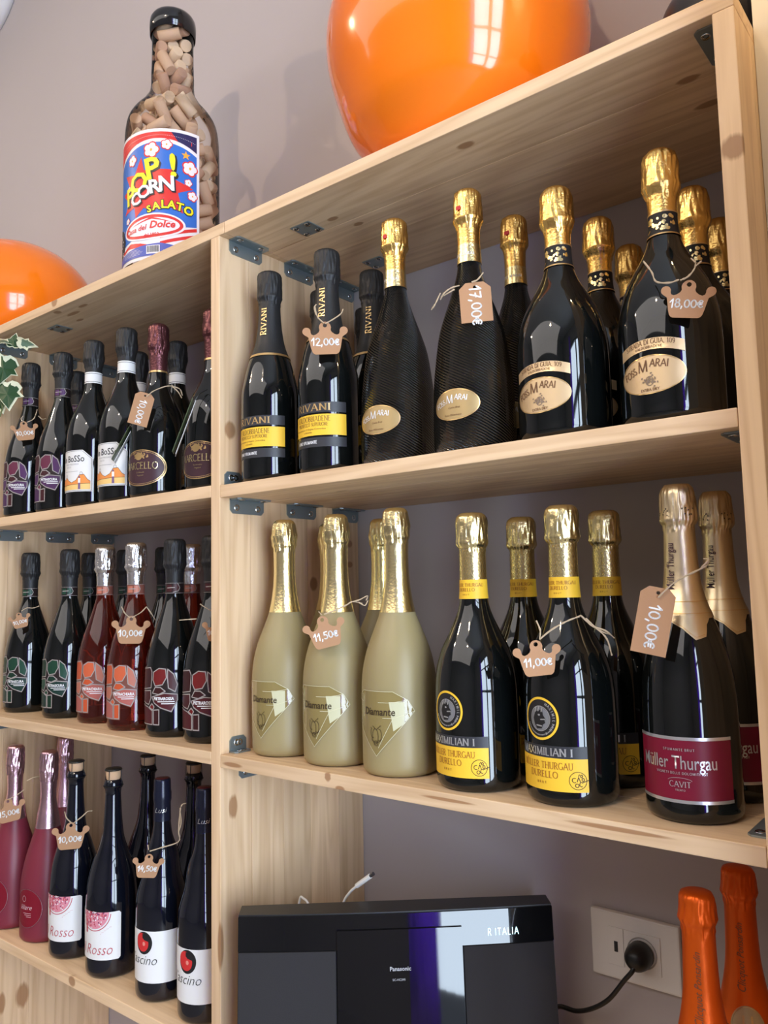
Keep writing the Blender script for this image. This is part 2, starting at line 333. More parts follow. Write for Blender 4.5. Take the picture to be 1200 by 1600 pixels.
TAGS = [
 ('p1', 'c', (-0.5951, 0.0159, 0.1667), 63.0, 9.0, 0.0506, 0.0, '10,00€', [[(-0.5937, 0.0142, 0.1825), (-0.5963, 0.009, 0.1884), (-0.5984, 0.0137, 0.1957)], [(-0.5917, 0.0182, 0.1828), (-0.5865, 0.0281, 0.1899), (-0.5845, 0.032, 0.2003), (-0.5871, 0.0357, 0.2101)], [(-0.5824, 0.0361, 0.1968), (-0.5791, 0.0422, 0.1909), (-0.5794, 0.0501, 0.1935)]]),
 ('mc1', 'l', (-0.1835, -0.0051, 0.1399), 55.6, -14.2, 0.0301, 0.0539, '10,00€', [[(-0.1775, 0.0, 0.1593), (-0.1714, 0.0088, 0.1692), (-0.1611, 0.0231, 0.1773), (-0.1573, 0.0351, 0.18)], [(-0.1553, 0.0311, 0.1788), (-0.1493, 0.0391, 0.1698), (-0.1489, 0.0463, 0.1606)], [(-0.1541, 0.0327, 0.1779), (-0.1476, 0.0415, 0.1742), (-0.1483, 0.0471, 0.1648)]]),
 ('g1', 'c', (-0.6361, 0.0356, -0.1967), 63.1, 12.0, 0.0406, 0.0, '10,00€', [[(-0.6334, 0.0364, -0.1795), (-0.6288, 0.0453, -0.1736), (-0.6236, 0.0554, -0.174), (-0.6223, 0.0664, -0.1706)]]),
 ('s2', 'c', (-0.2635, 0.0328, -0.21), 56.2, -2.0, 0.0621, 0.0, '10,00€', [[(-0.2628, 0.0303, -0.1901), (-0.2672, 0.0236, -0.1825), (-0.2734, 0.0215, -0.172)], [(-0.2611, 0.0328, -0.1901), (-0.2532, 0.0444, -0.1822), (-0.2514, 0.0541, -0.1731)], [(-0.2481, 0.0518, -0.173), (-0.244, 0.0577, -0.1837), (-0.2431, 0.0659, -0.1956)]]),
 ('r2', 'c', (-0.0531, 0.0397, -0.2075), 50.4, -2.0, 0.0465, 0.0, '10,00€', [[(-0.0551, 0.0342, -0.1809), (-0.0621, 0.0255, -0.1749), (-0.0704, 0.0215, -0.1691)], [(-0.0857, -0.0049, -0.1917), (-0.078, 0.0053, -0.1911), (-0.0738, 0.0171, -0.1906)]]),
 ('k1', 'c', (-0.6335, 0.0216, -0.5498), 63.4, 8.0, 0.0589, 0.0, '15,00€', [[(-0.6324, 0.0193, -0.5294), (-0.6266, 0.0309, -0.524), (-0.6237, 0.0453, -0.5159)], [(-0.6182, 0.0471, -0.4991), (-0.6131, 0.0569, -0.4944), (-0.6114, 0.0686, -0.494)]]),
 ('ro1', 'c', (-0.4214, 0.0234, -0.5611), 59.8, -2.0, 0.0613, 0.0, '10,00€', [[(-0.4188, 0.0238, -0.5396), (-0.423, 0.0167, -0.5301), (-0.4281, 0.0159, -0.5201)], [(-0.4173, 0.0265, -0.54), (-0.4105, 0.0379, -0.5309), (-0.4058, 0.0458, -0.5234), (-0.4054, 0.054, -0.5241)]]),
 ('a1', 'c', (-0.1854, 0.0137, -0.5634), 55.0, -8.0, 0.0476, 0.0, '14,50€', [[(-0.1822, 0.0148, -0.5415), (-0.1735, 0.027, -0.5384), (-0.1573, 0.049, -0.5316), (-0.1573, 0.049, -0.5155), (-0.1594, 0.0529, -0.4899)], [(-0.1562, 0.0504, -0.4889), (-0.1545, 0.0527, -0.4777), (-0.1536, 0.0605, -0.4763)], [(-0.1573, 0.049, -0.5174), (-0.155, 0.052, -0.5034), (-0.1594, 0.0528, -0.4823)], [(-0.1833, 0.0132, -0.5394), (-0.1871, 0.0147, -0.5329)]]),
 ('r2v', 'c', (0.2065, 0.0032, 0.1721), 42.6, 2.0, 0.0595, 0.0, '12,00€', [[(0.2065, 0.0005, 0.191), (0.2006, -0.005, 0.1995), (0.1955, -0.0042, 0.2155)], [(0.2077, 0.0016, 0.1902), (0.2164, 0.0095, 0.197), (0.2232, 0.0156, 0.2038), (0.2225, 0.0204, 0.2112)], [(0.1994, -0.0061, 0.202), (0.1977, -0.0077, 0.2114), (0.1968, -0.0031, 0.2172)]]),
 ('f2', 'l', (0.4286, 0.0134, 0.1676), 31.5, 2.6, 0.0359, 0.0465, '17,00€', [[(0.4263, 0.0096, 0.1903), (0.4319, 0.0131, 0.1928), (0.4356, 0.02, 0.2021)], [(0.4146, 0.0023, 0.1874), (0.4067, -0.0029, 0.185), (0.3999, -0.0074, 0.1795), (0.3939, -0.0066, 0.1737)], [(0.4096, -0.0009, 0.1833), (0.4035, -0.005, 0.1792), (0.3945, -0.0062, 0.1767)], [(0.3963, -0.0098, 0.1797), (0.3912, -0.0133, 0.1673), (0.3852, -0.0126, 0.1622)]]),
 ('G2', 'c', (0.6655, -0.001, 0.1078), 17.0, -10.0, 0.049, 0.0, '18,00€', [[(0.6602, -0.0048, 0.1265), (0.6515, -0.0075, 0.1249), (0.641, -0.0111, 0.1279), (0.6377, -0.0122, 0.1378), (0.6299, -0.0107, 0.151)], [(0.6612, -0.0044, 0.1257), (0.6677, -0.0024, 0.1282), (0.6734, -0.0008, 0.1346), (0.6736, 0.0035, 0.142)], [(0.6747, -0.0004, 0.1404), (0.6701, 0.0024, 0.1463)], [(0.6735, -0.0007, 0.1364), (0.6784, 0.0049, 0.1423)]]),
 ('d2', 'c', (0.189, 0.0132, -0.2053), 43.0, 13.0, 0.0552, 0.0, '11,50€', [[(0.1895, 0.0109, -0.1834), (0.1979, 0.0186, -0.1796), (0.2101, 0.0296, -0.1727), (0.2169, 0.0356, -0.1681), (0.2235, 0.0466, -0.1708)], [(0.2169, 0.0356, -0.1681), (0.2237, 0.0415, -0.1658), (0.2313, 0.0478, -0.1612), (0.2274, 0.0498, -0.1669)], [(0.2224, 0.0404, -0.169), (0.2286, 0.0456, -0.1733), (0.2292, 0.0514, -0.1669)], [(0.1877, 0.0092, -0.1842), (0.182, 0.0094, -0.1801)]]),
 ('m2', 'c', (0.4965, -0.0016, -0.2264), 28.1, 6.0, 0.0492, 0.0, '11,00€', [[(0.4998, -0.0021, -0.2076), (0.5108, 0.0036, -0.1981), (0.5242, 0.0103, -0.1899), (0.5358, 0.0203, -0.1845)], [(0.5375, 0.0166, -0.1844), (0.5467, 0.0209, -0.1947), (0.5578, 0.0258, -0.1993), (0.5644, 0.033, -0.2071)], [(0.5385, 0.0172, -0.1857), (0.5494, 0.0221, -0.196), (0.5591, 0.0264, -0.2075), (0.5614, 0.0317, -0.2242)], [(0.4998, -0.0021, -0.2076), (0.5007, -0.0017, -0.1986), (0.4957, 0.0003, -0.189)], [(0.5413, 0.0184, -0.187), (0.5522, 0.0233, -0.1986), (0.5617, 0.0318, -0.204)]]),
 ('c1', 'l', (0.6131, 0.0106, -0.1887), 20.3, -12.3, 0.032, 0.0635, '10,00€', [[(0.6186, 0.0105, -0.1672), (0.6253, 0.0129, -0.1602), (0.6354, 0.0164, -0.1515), (0.6474, 0.0203, -0.1452), (0.6594, 0.0241, -0.1391), (0.6611, 0.0287, -0.135)], [(0.6556, 0.0229, -0.1407), (0.6623, 0.0249, -0.1333), (0.6575, 0.0277, -0.1319)]]),
]
CORKS = [(-31, -198, 5129, 98, -11, 19), (173, 61, 3922, -18, 92, 35), (-78, 31, 4809, 89, -45, -4), (69, 213, 4674, 82, -26, -51), (99, -216, 4377, -43, -19, 88), (-140, -189, 4337, 45, -35, -82), (-227, 56, 3941, 6, 73, 69), (131, -173, 4930, 78, 59, 19), (55, 25, 4353, 98, -5, 17), (118, 43, 5129, -97, -15, 19), (68, -34, 4580, 97, -22, 14), (-112, -185, 4694, 85, -52, -4), (-61, 215, 4485, -83, -24, 51), (-230, -64, 4143, -15, 72, 68), (143, -11, 4138, 98, -9, 18), (16, -183, 3980, 35, -62, 70), (-196, 88, 5053, -42, -85, -31), (-130, 248, 3834, 84, 13, 53), (124, 162, 4904, 76, -33, -57), (51, 225, 4171, -85, 22, -48), (-362, -525, 3203, 77, -64, 1), (-311, -36, 3030, -35, -52, 78), (-164, -136, 2703, 52, -81, -28), (82, -208, 3660, 94, -25, -24), (451, -40, 3484, -5, -76, 65), (-81, 14, 3093, 0, 92, 39), (259, -406, 3273, -31, 74, -60), (14, 294, 3395, -35, -74, -57), (-201, 275, 3022, -29, 22, 93), (249, -7, 3328, 0, -81, 58), (52, 242, 2740, 45, 46, 77), (-38, 474, 2817, 66, 49, 57), (-115, -367, 3222, 75, 19, -64), (102, -126, 3198, -41, -49, 77), (-370, -129, 3401, 53, -84, -9), (-262, 51, 3273, -63, 76, -17), (239, -17, 2838, -18, 66, -73), (-536, -247, 3138, -28, -34, -90), (17, -400, 3519, 97, -5, -24), (-126, -356, 2939, -22, -91, 35), (-343, -266, 2962, 10, -55, 83), (-299, 492, 3007, -90, -27, 34), (55, 442, 3213, -98, -20, -4), (-92, -564, 2784, -17, -87, 45), (-170, 246, 3526, -34, -75, -56), (-54, -76, 3466, -28, -96, -1), (558, -24, 2854, 75, -34, 57), (43, 145, 3704, -19, -93, 31), (-414, 156, 3569, -8, 87, -49), (-226, -97, 3631, -41, -91, -13), (-608, -28, 3065, 62, 53, 58), (209, -446, 2997, -96, -22, -19), (293, 235, 3677, 1, -70, 71), (-364, 376, 3324, 98, -15, 16), (197, 72, 3547, -23, 75, -62), (118, 177, 3037, 28, 65, 71), (550, 434, 2060, 58, -73, -37), (634, 306, 2293, 29, -60, -75), (619, -182, 399, -30, 27, -91), (666, 232, 1819, -20, 58, -79), (206, 451, 2677, -57, 82, -1), (695, 93, 720, 13, -99, 4), (454, -109, 1221, -15, 6, -99), (634, -143, 2241, -54, -40, -74), (304, 372, 1731, -87, 32, -38), (442, 554, 557, -18, 15, -97), (464, 474, 1581, 11, -66, -74), (659, -35, 2007, -45, -44, -78), (446, 507, 2696, 55, -79, 26), (323, 627, 1989, -49, 25, 84), (637, 177, 310, -60, 64, 48), (485, 145, 2399, -77, 53, 36), (609, 60, 510, 88, -37, -30), (618, 149, 1473, 45, 84, 30), (363, 494, 2453, 93, 38, -1), (385, 315, 2212, -46, 86, 22), (329, 523, 999, -89, -41, -21), (569, 20, 2583, 58, 77, 25), (522, -74, 876, -48, 68, -55), (244, 399, 2012, 81, -55, -19), (684, 154, 947, 22, -97, 4), (372, 378, 276, 16, 55, -82), (241, 452, 649, 32, -56, -77), (573, 214, 1255, -69, -69, -23), (687, -163, 1440, 12, 52, 85), (452, 402, 1192, 18, 55, 81)]

USB1 = [(.012, .130, -.762), (.014, .130, -.66), (.0214, .130, -.605), (.0293, .130, -.600), (.0421, .130, -.610), (.060, .130, -.66), (.090, .130, -.66), (.1057, .130, -.5950), (.1181, .130, -.5745), (.1330, .130, -.5612)]
USB2 = [(.1330, .130, -.5612), (.1361, .130, -.5587), (.1580, .130, -.5430)]
IVY = [((-.640, -.010, .352), .050, 55, -62, 8, 1, .74), ((-.585, -.006, .338), .036, 80, -30, -78, 1, .62), ((-.628, -.011, .315), .062, 62, -6, 10, 0, .80, (.06, 0)), ((-.622, -.007, .262), .056, 58, -10, -6, 0, .84, (-.03, .02)),
       ((-.612, -.004, .332), .030, 50, -12, 190, 0, .86), ((-.675, -.010, .300), .058, 66, -10, 20, 0, .72), ((-.668, -.006, .255), .050, 60, -14, -16, 0, .76), ((-.70, -.008, .34), .055, 60, -20, 40, 1, .7)]

# ================================================================ the room
def translucent(name, col):
    m = mat(name, col, .8); nt = m.node_tree; t = nt.nodes.new('ShaderNodeBsdfTranslucent'); t.inputs[0].default_value = (*col, 1); mx = nt.nodes.new('ShaderNodeMixShader'); mx.inputs[0].default_value = .7
    nt.links.new(nt.nodes['Principled BSDF'].outputs[0], mx.inputs[1]); nt.links.new(t.outputs[0], mx.inputs[2]); nt.links.new(mx.outputs[0], nt.nodes['Material Output'].inputs[0]); return m
XL, XR, YF = -3.6, 2.55, -4.05
def struct(name, bm, m):
    o = link(name, from_bm(name, bm, m)); o['kind'] = 'structure'; return o
wall_m = plaster('wall_paint', (.50, .455, .455)); white_m = plaster('white_plaster', (.66, .60, .52)); ceil_m = plaster('ceiling_paint', (.75, .74, .72))
floor_m = mat('floor_tile', (.30, .27, .24), .45); room_m = plaster('room_paint', (.46, .42, .40))
struct('wall_back', box_bm(XL, XR, D + .001, D + .15, FLOOR, CEIL), wall_m)
struct('wall_pillar', box_bm(W + TU + .0004, 1.35, .0694, D + .001, FLOOR, CEIL), white_m)
struct('wall_shade_block', box_bm(.79, 1.35, -.10, .0690, FLOOR, CEIL), white_m)  # unseen block added to keep the door daylight off the right upright
struct('floor', box_bm(XL, XR, YF, D + .15, FLOOR - .1, FLOOR), floor_m)
struct('ceiling', box_bm(XL, XR, YF, D + .15, CEIL, CEIL + .1), ceil_m)
struct('wall_left', box_bm(XL - .1, XL, YF, D + .15, FLOOR, CEIL), room_m)
wr = box_bm(XR, XR + .1, -.55, D + .15, FLOOR, CEIL); box_bm(XR, XR + .1, YF, -2.05, FLOOR, CEIL, bm=wr); box_bm(XR, XR + .1, -2.05, -.55, 1.05, CEIL, bm=wr)
struct('wall_right', wr, room_m)
struct('wall_front', box_bm(XL, XR, YF - .1, YF, FLOOR, CEIL), room_m)
frame_m = mat('dark_frame_metal', (.06, .06, .065), .4, .6)
df = box_bm(XR - .16, XR - .10, -2.05, -1.98, FLOOR, 1.05)
for y0, y1 in ((-.62, -.55), (-1.18, -1.08)): box_bm(XR - .16, XR - .10, y0, y1, FLOOR, 1.05, bm=df)
for z0, z1 in ((FLOOR, FLOOR + .12), (-.36, -.30), (.55, .6), (.99, 1.05)): box_bm(XR - .16, XR - .10, -2.05, -.55, z0, z1, bm=df)
d1 = struct('door_1', df, frame_m)
# curtain beside the glass door and a round white wall lamp at the upper left
V, F = [], []
n = 60
for i in range(n + 1):
    yy = -2.00 + .28 * i / n; xx = 2.30 + .016 * math.sin(i * .7)
    V += [(xx, yy, FLOOR + .03), (xx, yy, 1.3), (xx + .004, yy, 1.3), (xx + .004, yy, FLOOR + .03)]
for i in range(n):
    p, q = i * 4, i * 4 + 4
    for k in range(4): F.append((p + k, p + (k + 1) % 4, q + (k + 1) % 4, q + k))
o = link('curtain', mesh('curtain', V, F, translucent('violet_curtain', (.42, .16, .85))), None, None, True); tag(o, 'violet curtain hanging in front of the glass door', 'curtain')
V, F = lathe([(0, .19), (.02, .19), (.05, .17), (.075, .12), (.088, .06), (.09, .002)], 48, cap_top=True, cap_bot=True)
o = link('wall_lamp', mesh('wall_lamp', [(x - 1.42, D - z, y + 1.70) for x, y, z in V], [tuple(reversed(f)) for f in F], mat('opal_white', (.85, .84, .83), .4)), None, None, True); tag(o, 'white round lamp on the wall at the top left photo corner', 'lamp')

# ================================================================ the shelving unit
unit = thing('shelving_unit', 'light pine wall shelving with glued boards, galvanised brackets and rows of bottles', 'shelf', (0, 0, FLOOR))
def child(name, bm_or_me, m, parent, smooth=False):
    me = bm_or_me if isinstance(bm_or_me, bpy.types.Mesh) else from_bm(name, bm_or_me, m, smooth)
    if not me.materials: me.materials.append(m)
    o = bpy.data.objects.new(name, me); C.objects.link(o); o.parent = parent
    z = 0; q = parent
    if q is unit: o.location = (0, 0, -FLOOR)
    return o
w_up = wood('pine_upright', 2, [((.715, 0, .238), (.012, .006, .012)), ((0, .02, .083), (.006, .010, .013)), ((0, .191, -.142), (.006, .009, .011)), ((0, .28, -.075), (.006, .007, .006)), ((0, .28, -.11), (.006, .007, .005)),
    ((0, .023, -.451), (.005, .008, .016)), ((-.0, 0, -.63), (.006, .006, .03)), ((-L, .108, -.941), (.006, .014, .024)), ((-L, .066, -.94), (.006, .008, .02)), ((-L, .113, .215), (.006, .022, .075))], knots=False)
w_sh = wood('pine_shelf', 0, [((.38, 0, -.3835), (.036, .05, .0018)), ((.572, 0, -.383), (.05, .05, .0022)), ((.202, 0, -.381), (.005, .006, .006)), ((.222, 0, -.393), (.008, .006, .004)), ((.025, 0, -.387), (.02, .006, .003)),
    ((-.465, 0, .386), (.010, .006, .009)), ((-.37, 0, -.775), (.010, .012, .008)), ((-.307, 0, .026), (.010, .006, .007)),
    ((.408, .036, ZT), (.012, .006, .006)), ((-.475, .012, ZT), (.010, .006, .006)), ((-.46, .035, ZT), (.02, .005, .006)), ((-.483, .062, ZT), (.012, .004, .006)), ((-.41, .025, ZT), (.014, .004, .006)),
    ((.654, .084, ZT), (.012, .006, .006)), ((.658, .143, ZT), (.016, .006, .006)), ((.161, .072, ZT), (.010, .005, .006)), ((.178, .108, ZT), (.008, .005, .006)), ((.167, .075, -T), (.012, .0015, .003)), ((.07, .236, -T), (.01, .0015, .003)), ((.06, .093, ZT), (.05, .0009, .002))], knots=False)
def panel(name, x0, x1, z0, z1):
    """upright of five glued staves; the front stave is the part, the others hang from it"""
    ys = [0, .058, .121, .178, .243, D]; root = None
    for i in range(5):
        bm = box_bm(x0, x1, ys[i] + .00012, ys[i + 1] - .00012, z0, z1, .0006 if i else .0012)
        o = child('stave' if root else name, bm, w_up, root or unit)
        root = root or o
def board(name, x0, x1, ztop, dz=0):
    ys = [0, .092, .158, .232, D]; root = None
    for i in range(4):
        bm = box_bm(x0, x1, ys[i] + .0001, ys[i + 1] - .0001, ztop - T, ztop, .0005 if i else .0012)
        o = child('stave' if root else name, bm, w_sh, root or unit)
        root = root or o
panel('side_panel', -TU, 0, FLOOR, ZT); panel('side_panel', W, W + TU, FLOOR, ZT); panel('side_panel', -L - TU, -L, FLOOR, ZT); panel('side_panel', -1.46 - TU, -1.46, FLOOR, ZT)
board('top_board', -1.46 - TU, .0105, TOP); board('top_board', .0112, W + TU, TOP)
g = .0004
for zz in (0, ZB, ZC, ZC - .42):
    board('shelf_board', g, W - g, zz); board('shelf_board', -L + g, -TU - g, zz + (DL if zz > ZC else 0)); board('shelf_board', -1.46 + g, -L - TU - g, zz)
# galvanised angle brackets with countersunk screws
zinc = mat('galvanised_steel', (.30, .36, .38), .34, .7, bump=(35, .3, .0006)); scr = mat('screw_steel', (.75, .78, .8), .18, 1.); hole = mat('screw_recess', (.02, .02, .025), .5)
def plate_bm(a0, a1, b0, b1, t, ch, bm):
    """chamfered plate in the (a, b) plane, thickness t along c; returns verts to be mapped"""
    P = [(a0, b0), (a1, b0), (a1, b1 - ch), (a1 - ch, b1), (a0 + ch, b1), (a0, b1 - ch)]
    lo = [bm.verts.new((a, b, 0)) for a, b in P]; hi = [bm.verts.new((a, b, t)) for a, b in P]
    bm.faces.new(hi); bm.faces.new(list(reversed(lo)))
    for i in range(6): bm.faces.new((lo[i], lo[(i + 1) % 6], hi[(i + 1) % 6], hi[i]))
    return lo + hi
def screw_mesh():
    V, F = lathe([(.0016, .0050), (.0026, .0043), (.0016, .0027), (.0010, .0006)], 16, cap_top=True)
    return mesh('screw', V, F, scr)
SCREW = screw_mesh()
for p in SCREW.polygons: p.use_smooth = True
SCREW.materials.append(hole)
for p in SCREW.polygons:
    if p.center.z < .0016: p.material_index = 1
def bracket(x, sx, z, sz, y0, y1, fl=.021):
    """x: panel face, sx: side it stands on (+1 = +x); z: board face, sz: +1 bracket rises from the board, -1 hangs under it"""
    bm = bmesh.new(); h = .021; t = .0018
    for v in plate_bm(y0, y1, 0, h, t, .005, bm): v.co = Vector((x + sx * (v.co.z + .0002), v.co.x, z + sz * (v.co.y + .0004)))
    for v in plate_bm(y0, y1, 0, fl, t, .004, bm): v.co = Vector((x + sx * (v.co.y + .0004), v.co.x, z + sz * (v.co.z + .0002)))
    bmesh.ops.recalc_face_normals(bm, faces=bm.faces)
    o = child('bracket', bm, zinc, unit)
    for yy in ((y0 + .012), (y1 - .012)):
        a = bpy.data.objects.new('screw', SCREW); C.objects.link(a); a.parent = o; a.location = (x + sx * .0006, yy, z + sz * .0125); a.rotation_euler = (0, sx * math.pi / 2, 0)
        a = bpy.data.objects.new('screw', SCREW); C.objects.link(a); a.parent = o; a.location = (x + sx * fl * .6, yy, z + sz * .0006); a.rotation_euler = (0 if sz > 0 else math.pi, 0, 0)
YS = ((.018, .083), (.132, .197), (.2375, .3015))
for zz in (ZT, -T):
    for y0, y1 in YS: bracket(0, 1, zz, -1, y0, y1)
for zz in (ZT, -T + DL):
    for y0, y1 in YS: bracket(-L, 1, zz, -1, y0 + .006, min(y1 + .006, .3015))
bracket(0, 1, 0, 1, .008, .040, .015); bracket(0, 1, ZB, 1, .016, .046, .015); bracket(0, 1, ZB - T, -1, .033, .072); bracket(-L, 1, ZB - T + DL, -1, .03, .095)
bracket(W, -1, ZT, -1, .013, .078); bracket(W, -1, -T, -1, .018, .078); bracket(W, -1, ZB, 1, .022, .086); bracket(W, -1, ZB - T, -1, .03, .09)
# flat square joining plates under the top board
for cx, cy in ((.1135, .069), (.1135, .230), (-.555, .062)):
    bm = box_bm(cx - .018, cx + .018, cy - .017, cy + .017, ZT - .0018, ZT - .0002, .0003)
    o = child('joining_plate', bm, zinc, unit)
    for dx in (-1, 1):
        for dy in (-1, 1):
            a = bpy.data.objects.new('screw', SCREW); C.objects.link(a); a.parent = o; a.location = (cx + dx * .0115, cy + dy * .011, ZT - .0006); a.rotation_euler = (math.pi, 0, 0)

# ================================================================ bottles
mm = .001
dglass = mat('dark_bottle_glass', (.0035, .0045, .0045), .04, 0, .3, spec=.6)
bglass = mat('blue_black_bottle_glass', (.004, .005, .010), .05, 0, .3, spec=.6)
gold = mat('gold_foil', (.95, .62, .20), .27, 1., bump=(420, .35, .0012)); lgold = mat('pale_gold_foil', (.90, .76, .40), .26, 1., bump=(380, .3, .0012))
ogold = mat('old_gold_foil', (.66, .54, .28), .33, 1., bump=(420, .35, .0012)); champ = mat('champagne_foil', (.86, .70, .45), .34, 1., bump=(200, .1, .001))
silver = mat('silver_foil', (.88, .87, .86), .2, 1., bump=(380, .4, .0014)); pinkfoil = mat('pink_foil', (.78, .50, .56), .27, 1., bump=(380, .3, .0012))
bfoil = mat('matt_black_foil', (.016, .016, .017), .48, 0, bump=(500, .3, .001)); brfoil = mat('brown_violet_foil', (.14, .05, .055), .3, .8, bump=(380, .4, .0014))
orfoil = mat('orange_foil', (.86, .125, .006), .36, .55, bump=(300, .2, .001)); whitep = mat('white_label_paper', (.80, .79, .77), .5); creamp = mat('cream_label_paper', (.82, .76, .62), .5)
yellow = mat('yellow_label_paper', (.90, .55, .04), .5); dgrey = mat('anthracite_label', (.035, .035, .04), .42); goldp = mat('gold_print', (.80, .55, .25), .3, .9); blackp = mat('black_print', (.012, .011, .012), .6)
silvp = mat('silver_print', (.78, .77, .76), .3, .8); whitepr = mat('white_print', (.85, .85, .85), .5); redp = mat('red_print', (.62, .03, .03), .5); rust = mat('rust_print', (.33, .10, .02), .5)
goldlab = mat('satin_gold_label', (.80, .58, .33), .38, .55); brown = mat('brown_print', (.16, .07, .03), .5); crimson = mat('crimson_label', (.20, .006, .028), .4); aub = mat('aubergine_label', (.055, .02, .028), .4)
orange = mat('orange_print', (.85, .30, .07), .5); sand = mat('sand_print', (.88, .58, .2), .5); skyp = mat('pale_print', (.75, .78, .82), .5); purp = mat('violet_print', (.19, .11, .24), .5)
frost = mat('frosted_yellow_glass', (.34, .275, .135), .42, 0, 0, sss=.35); frostp = mat('frosted_pink_glass', (.20, .024, .042), .40, 0, 0, sss=.2)
rose = mat('rose_wine_glass', (.50, .05, .022), .03, 0, .2, trans=.93, spec=.5); cork_m = mat('cork', (.62, .40, .24), .8, bump=(260, .5, .001)); wire_m = mat('black_wire', (.03, .03, .03), .35, .8)
clearw = mat('clear_window_glass', (.27, .205, .075), .08, 0, .5); facet = mat('cut_glass_line', (.66, .62, .40), .3); palew = mat('pale_back_label', (.60, .58, .38), .25)

def ribbed():
    m = mat('finely_ribbed_black_glass', (.006, .007, .007), .10, 0, 0, spec=1.0); nt = m.node_tree; N = nt.nodes; lk = nt.links.new; b = N['Principled BSDF']
    tc = N.new('ShaderNodeTexCoord'); s = N.new('ShaderNodeSeparateXYZ'); lk(tc.outputs['Object'], s.inputs[0])
    at = N.new('ShaderNodeMath'); at.operation = 'ARCTAN2'; lk(s.outputs[0], at.inputs[0]); ny = N.new('ShaderNodeMath'); ny.operation = 'MULTIPLY'; ny.inputs[1].default_value = -1; lk(s.outputs[1], ny.inputs[0]); lk(ny.outputs[0], at.inputs[1])
    a = N.new('ShaderNodeMath'); a.operation = 'MULTIPLY'; a.inputs[1].default_value = 46; lk(at.outputs[0], a.inputs[0])
    z = N.new('ShaderNodeMath'); z.operation = 'MULTIPLY_ADD'; z.inputs[1].default_value = 2 * math.pi / .0034; lk(s.outputs[2], z.inputs[0]); lk(a.outputs[0], z.inputs[2])
    sn = N.new('ShaderNodeMath'); sn.operation = 'SINE'; lk(z.outputs[0], sn.inputs[0]); bp = N.new('ShaderNodeBump'); bp.inputs['Strength'].default_value = 1; bp.inputs['Distance'].default_value = .0018
    lk(sn.outputs[0], bp.inputs['Height']); lk(bp.outputs[0], b.inputs['Normal']); return m
ribm = ribbed()

def dense(P, step=4):
    out = []
    for (a, ra), (b, rb) in zip(P, P[1:]):
        n = max(1, int((b - a) / step))
        for i in range(n): out.append((a + (b - a) * i / n, ra + (rb - ra) * i / n))
    out.append(P[-1]); return out
def curve_prof(P):
    """smooth the measured (height, radius) points with a monotone-ish spline; values in mm"""
    out = []
    for i in range(len(P) - 1):
        p0, p1, p2, p3 = P[max(i - 1, 0)], P[i], P[i + 1], P[min(i + 2, len(P) - 1)]
        n = max(1, int((p2[0] - p1[0]) / 5))
        m1 = (p2[1] - p0[1]) / max(p2[0] - p0[0], 1e-6); m2 = (p3[1] - p1[1]) / max(p3[0] - p1[0], 1e-6); h = p2[0] - p1[0]
        for k in range(n):
            t = k / n; out.append((p1[0] + h * t, (2 * t**3 - 3 * t**2 + 1) * p1[1] + (t**3 - 2 * t**2 + t) * h * m1 + (-2 * t**3 + 3 * t**2) * p2[1] + (t**3 - t**2) * h * m2))
    out.append(P[-1]); return out

class Kind:
    """one kind of bottle: glass up to zg, foil from zf, hood (wrinkled) from zr; a list of parts with sub-parts"""
    def __init__(s, R, body, neck, zr, hood, glass, foil, zf, name='sparkling_wine_bottle', bottom=True):
        s.name = name; s.parts = []
        lower = [(0, R * .84), (1.5, R * .93), (5, R * .985), (10, R)]
        P = curve_prof(lower[-1:] + body + neck); P = lower[:-1] + P
        s.prof = [(z * mm, r * mm) for z, r in P] + [(z * mm, r * mm) for z, r in hood]
        s.P = s.prof
        gp = [(z, r) for z, r in s.prof if z < zf * mm + .004]; V, F = lathe([(.004, .012)] + gp, 56, cap_bot=True)
        s.add('glass', mesh('glass', V, F, glass), smooth=True)
        s.R = R * mm
        if foil is not None:
            fp = [(zf * mm, interp(s.prof, zf * mm))] + [(z, r) for z, r in s.prof if z > zf * mm + .001]; rnd = random.Random(zf * 7 + zr)
            ph = [rnd.uniform(0, 6.3) for _ in range(6)]
            def wr(a, z, r):
                if z < zr * mm - .006: return .00028 + .0001 * noise.noise(Vector((math.sin(a) * 2, math.cos(a) * 2, z * 90)))
                k = 1 if z < (s.prof[-1][0] - .002) else .4
                v = .9 * noise.noise(Vector((math.sin(a) * 6 + ph[0], math.cos(a) * 6, z * 60))) + .75 * noise.noise(Vector((math.sin(a) * 12 + ph[1], math.cos(a) * 12, z * 70 + ph[2])))
                return .0004 + k * .0013 * v
            fp = dense([(z, r) for z, r in fp], .0017)
            V, F = lathe(fp, 88, wr, cap_top=True); s.foil = s.add('foil_capsule', mesh('foil_capsule', V, F, foil), smooth=True)
    def add(s, name, me, parent=None, smooth=False, label=None):
        if smooth:
            for p in me.polygons: p.use_smooth = True
        e = [name, me, [], label]; (parent[2] if parent else s.parts).append(e); return e
    def labs(s, name, SS, m, *a, **k):
        for S in SS: s.lab(name, S, m, *a, **k)
    def lab(s, name, S, m, off=.0004, parent=None, ref=None, psi=0, z0=0, label=None, prof=None):
        bm = wrap(S, prof or s.P, off, ref, psi, z0); return s.add(name, from_bm(name, bm, m), parent, True, label)
    def place(s, x, y, z, psi, label, group, name=None):
        t = thing(name or s.name, label, 'bottle', (x, y, z + .0002), R_(psi), group)
        def mk(e, par):
            o = bpy.data.objects.new(e[0], e[1]); C.objects.link(o); o.parent = par
            if e[3]: o['label'] = e[3]
            for c in e[2]: mk(c, o)
        for e in s.parts: mk(e, t)
        return t
def rot(S): return [(-y, x) for x, y in S[0]], S[1]      # reads upwards

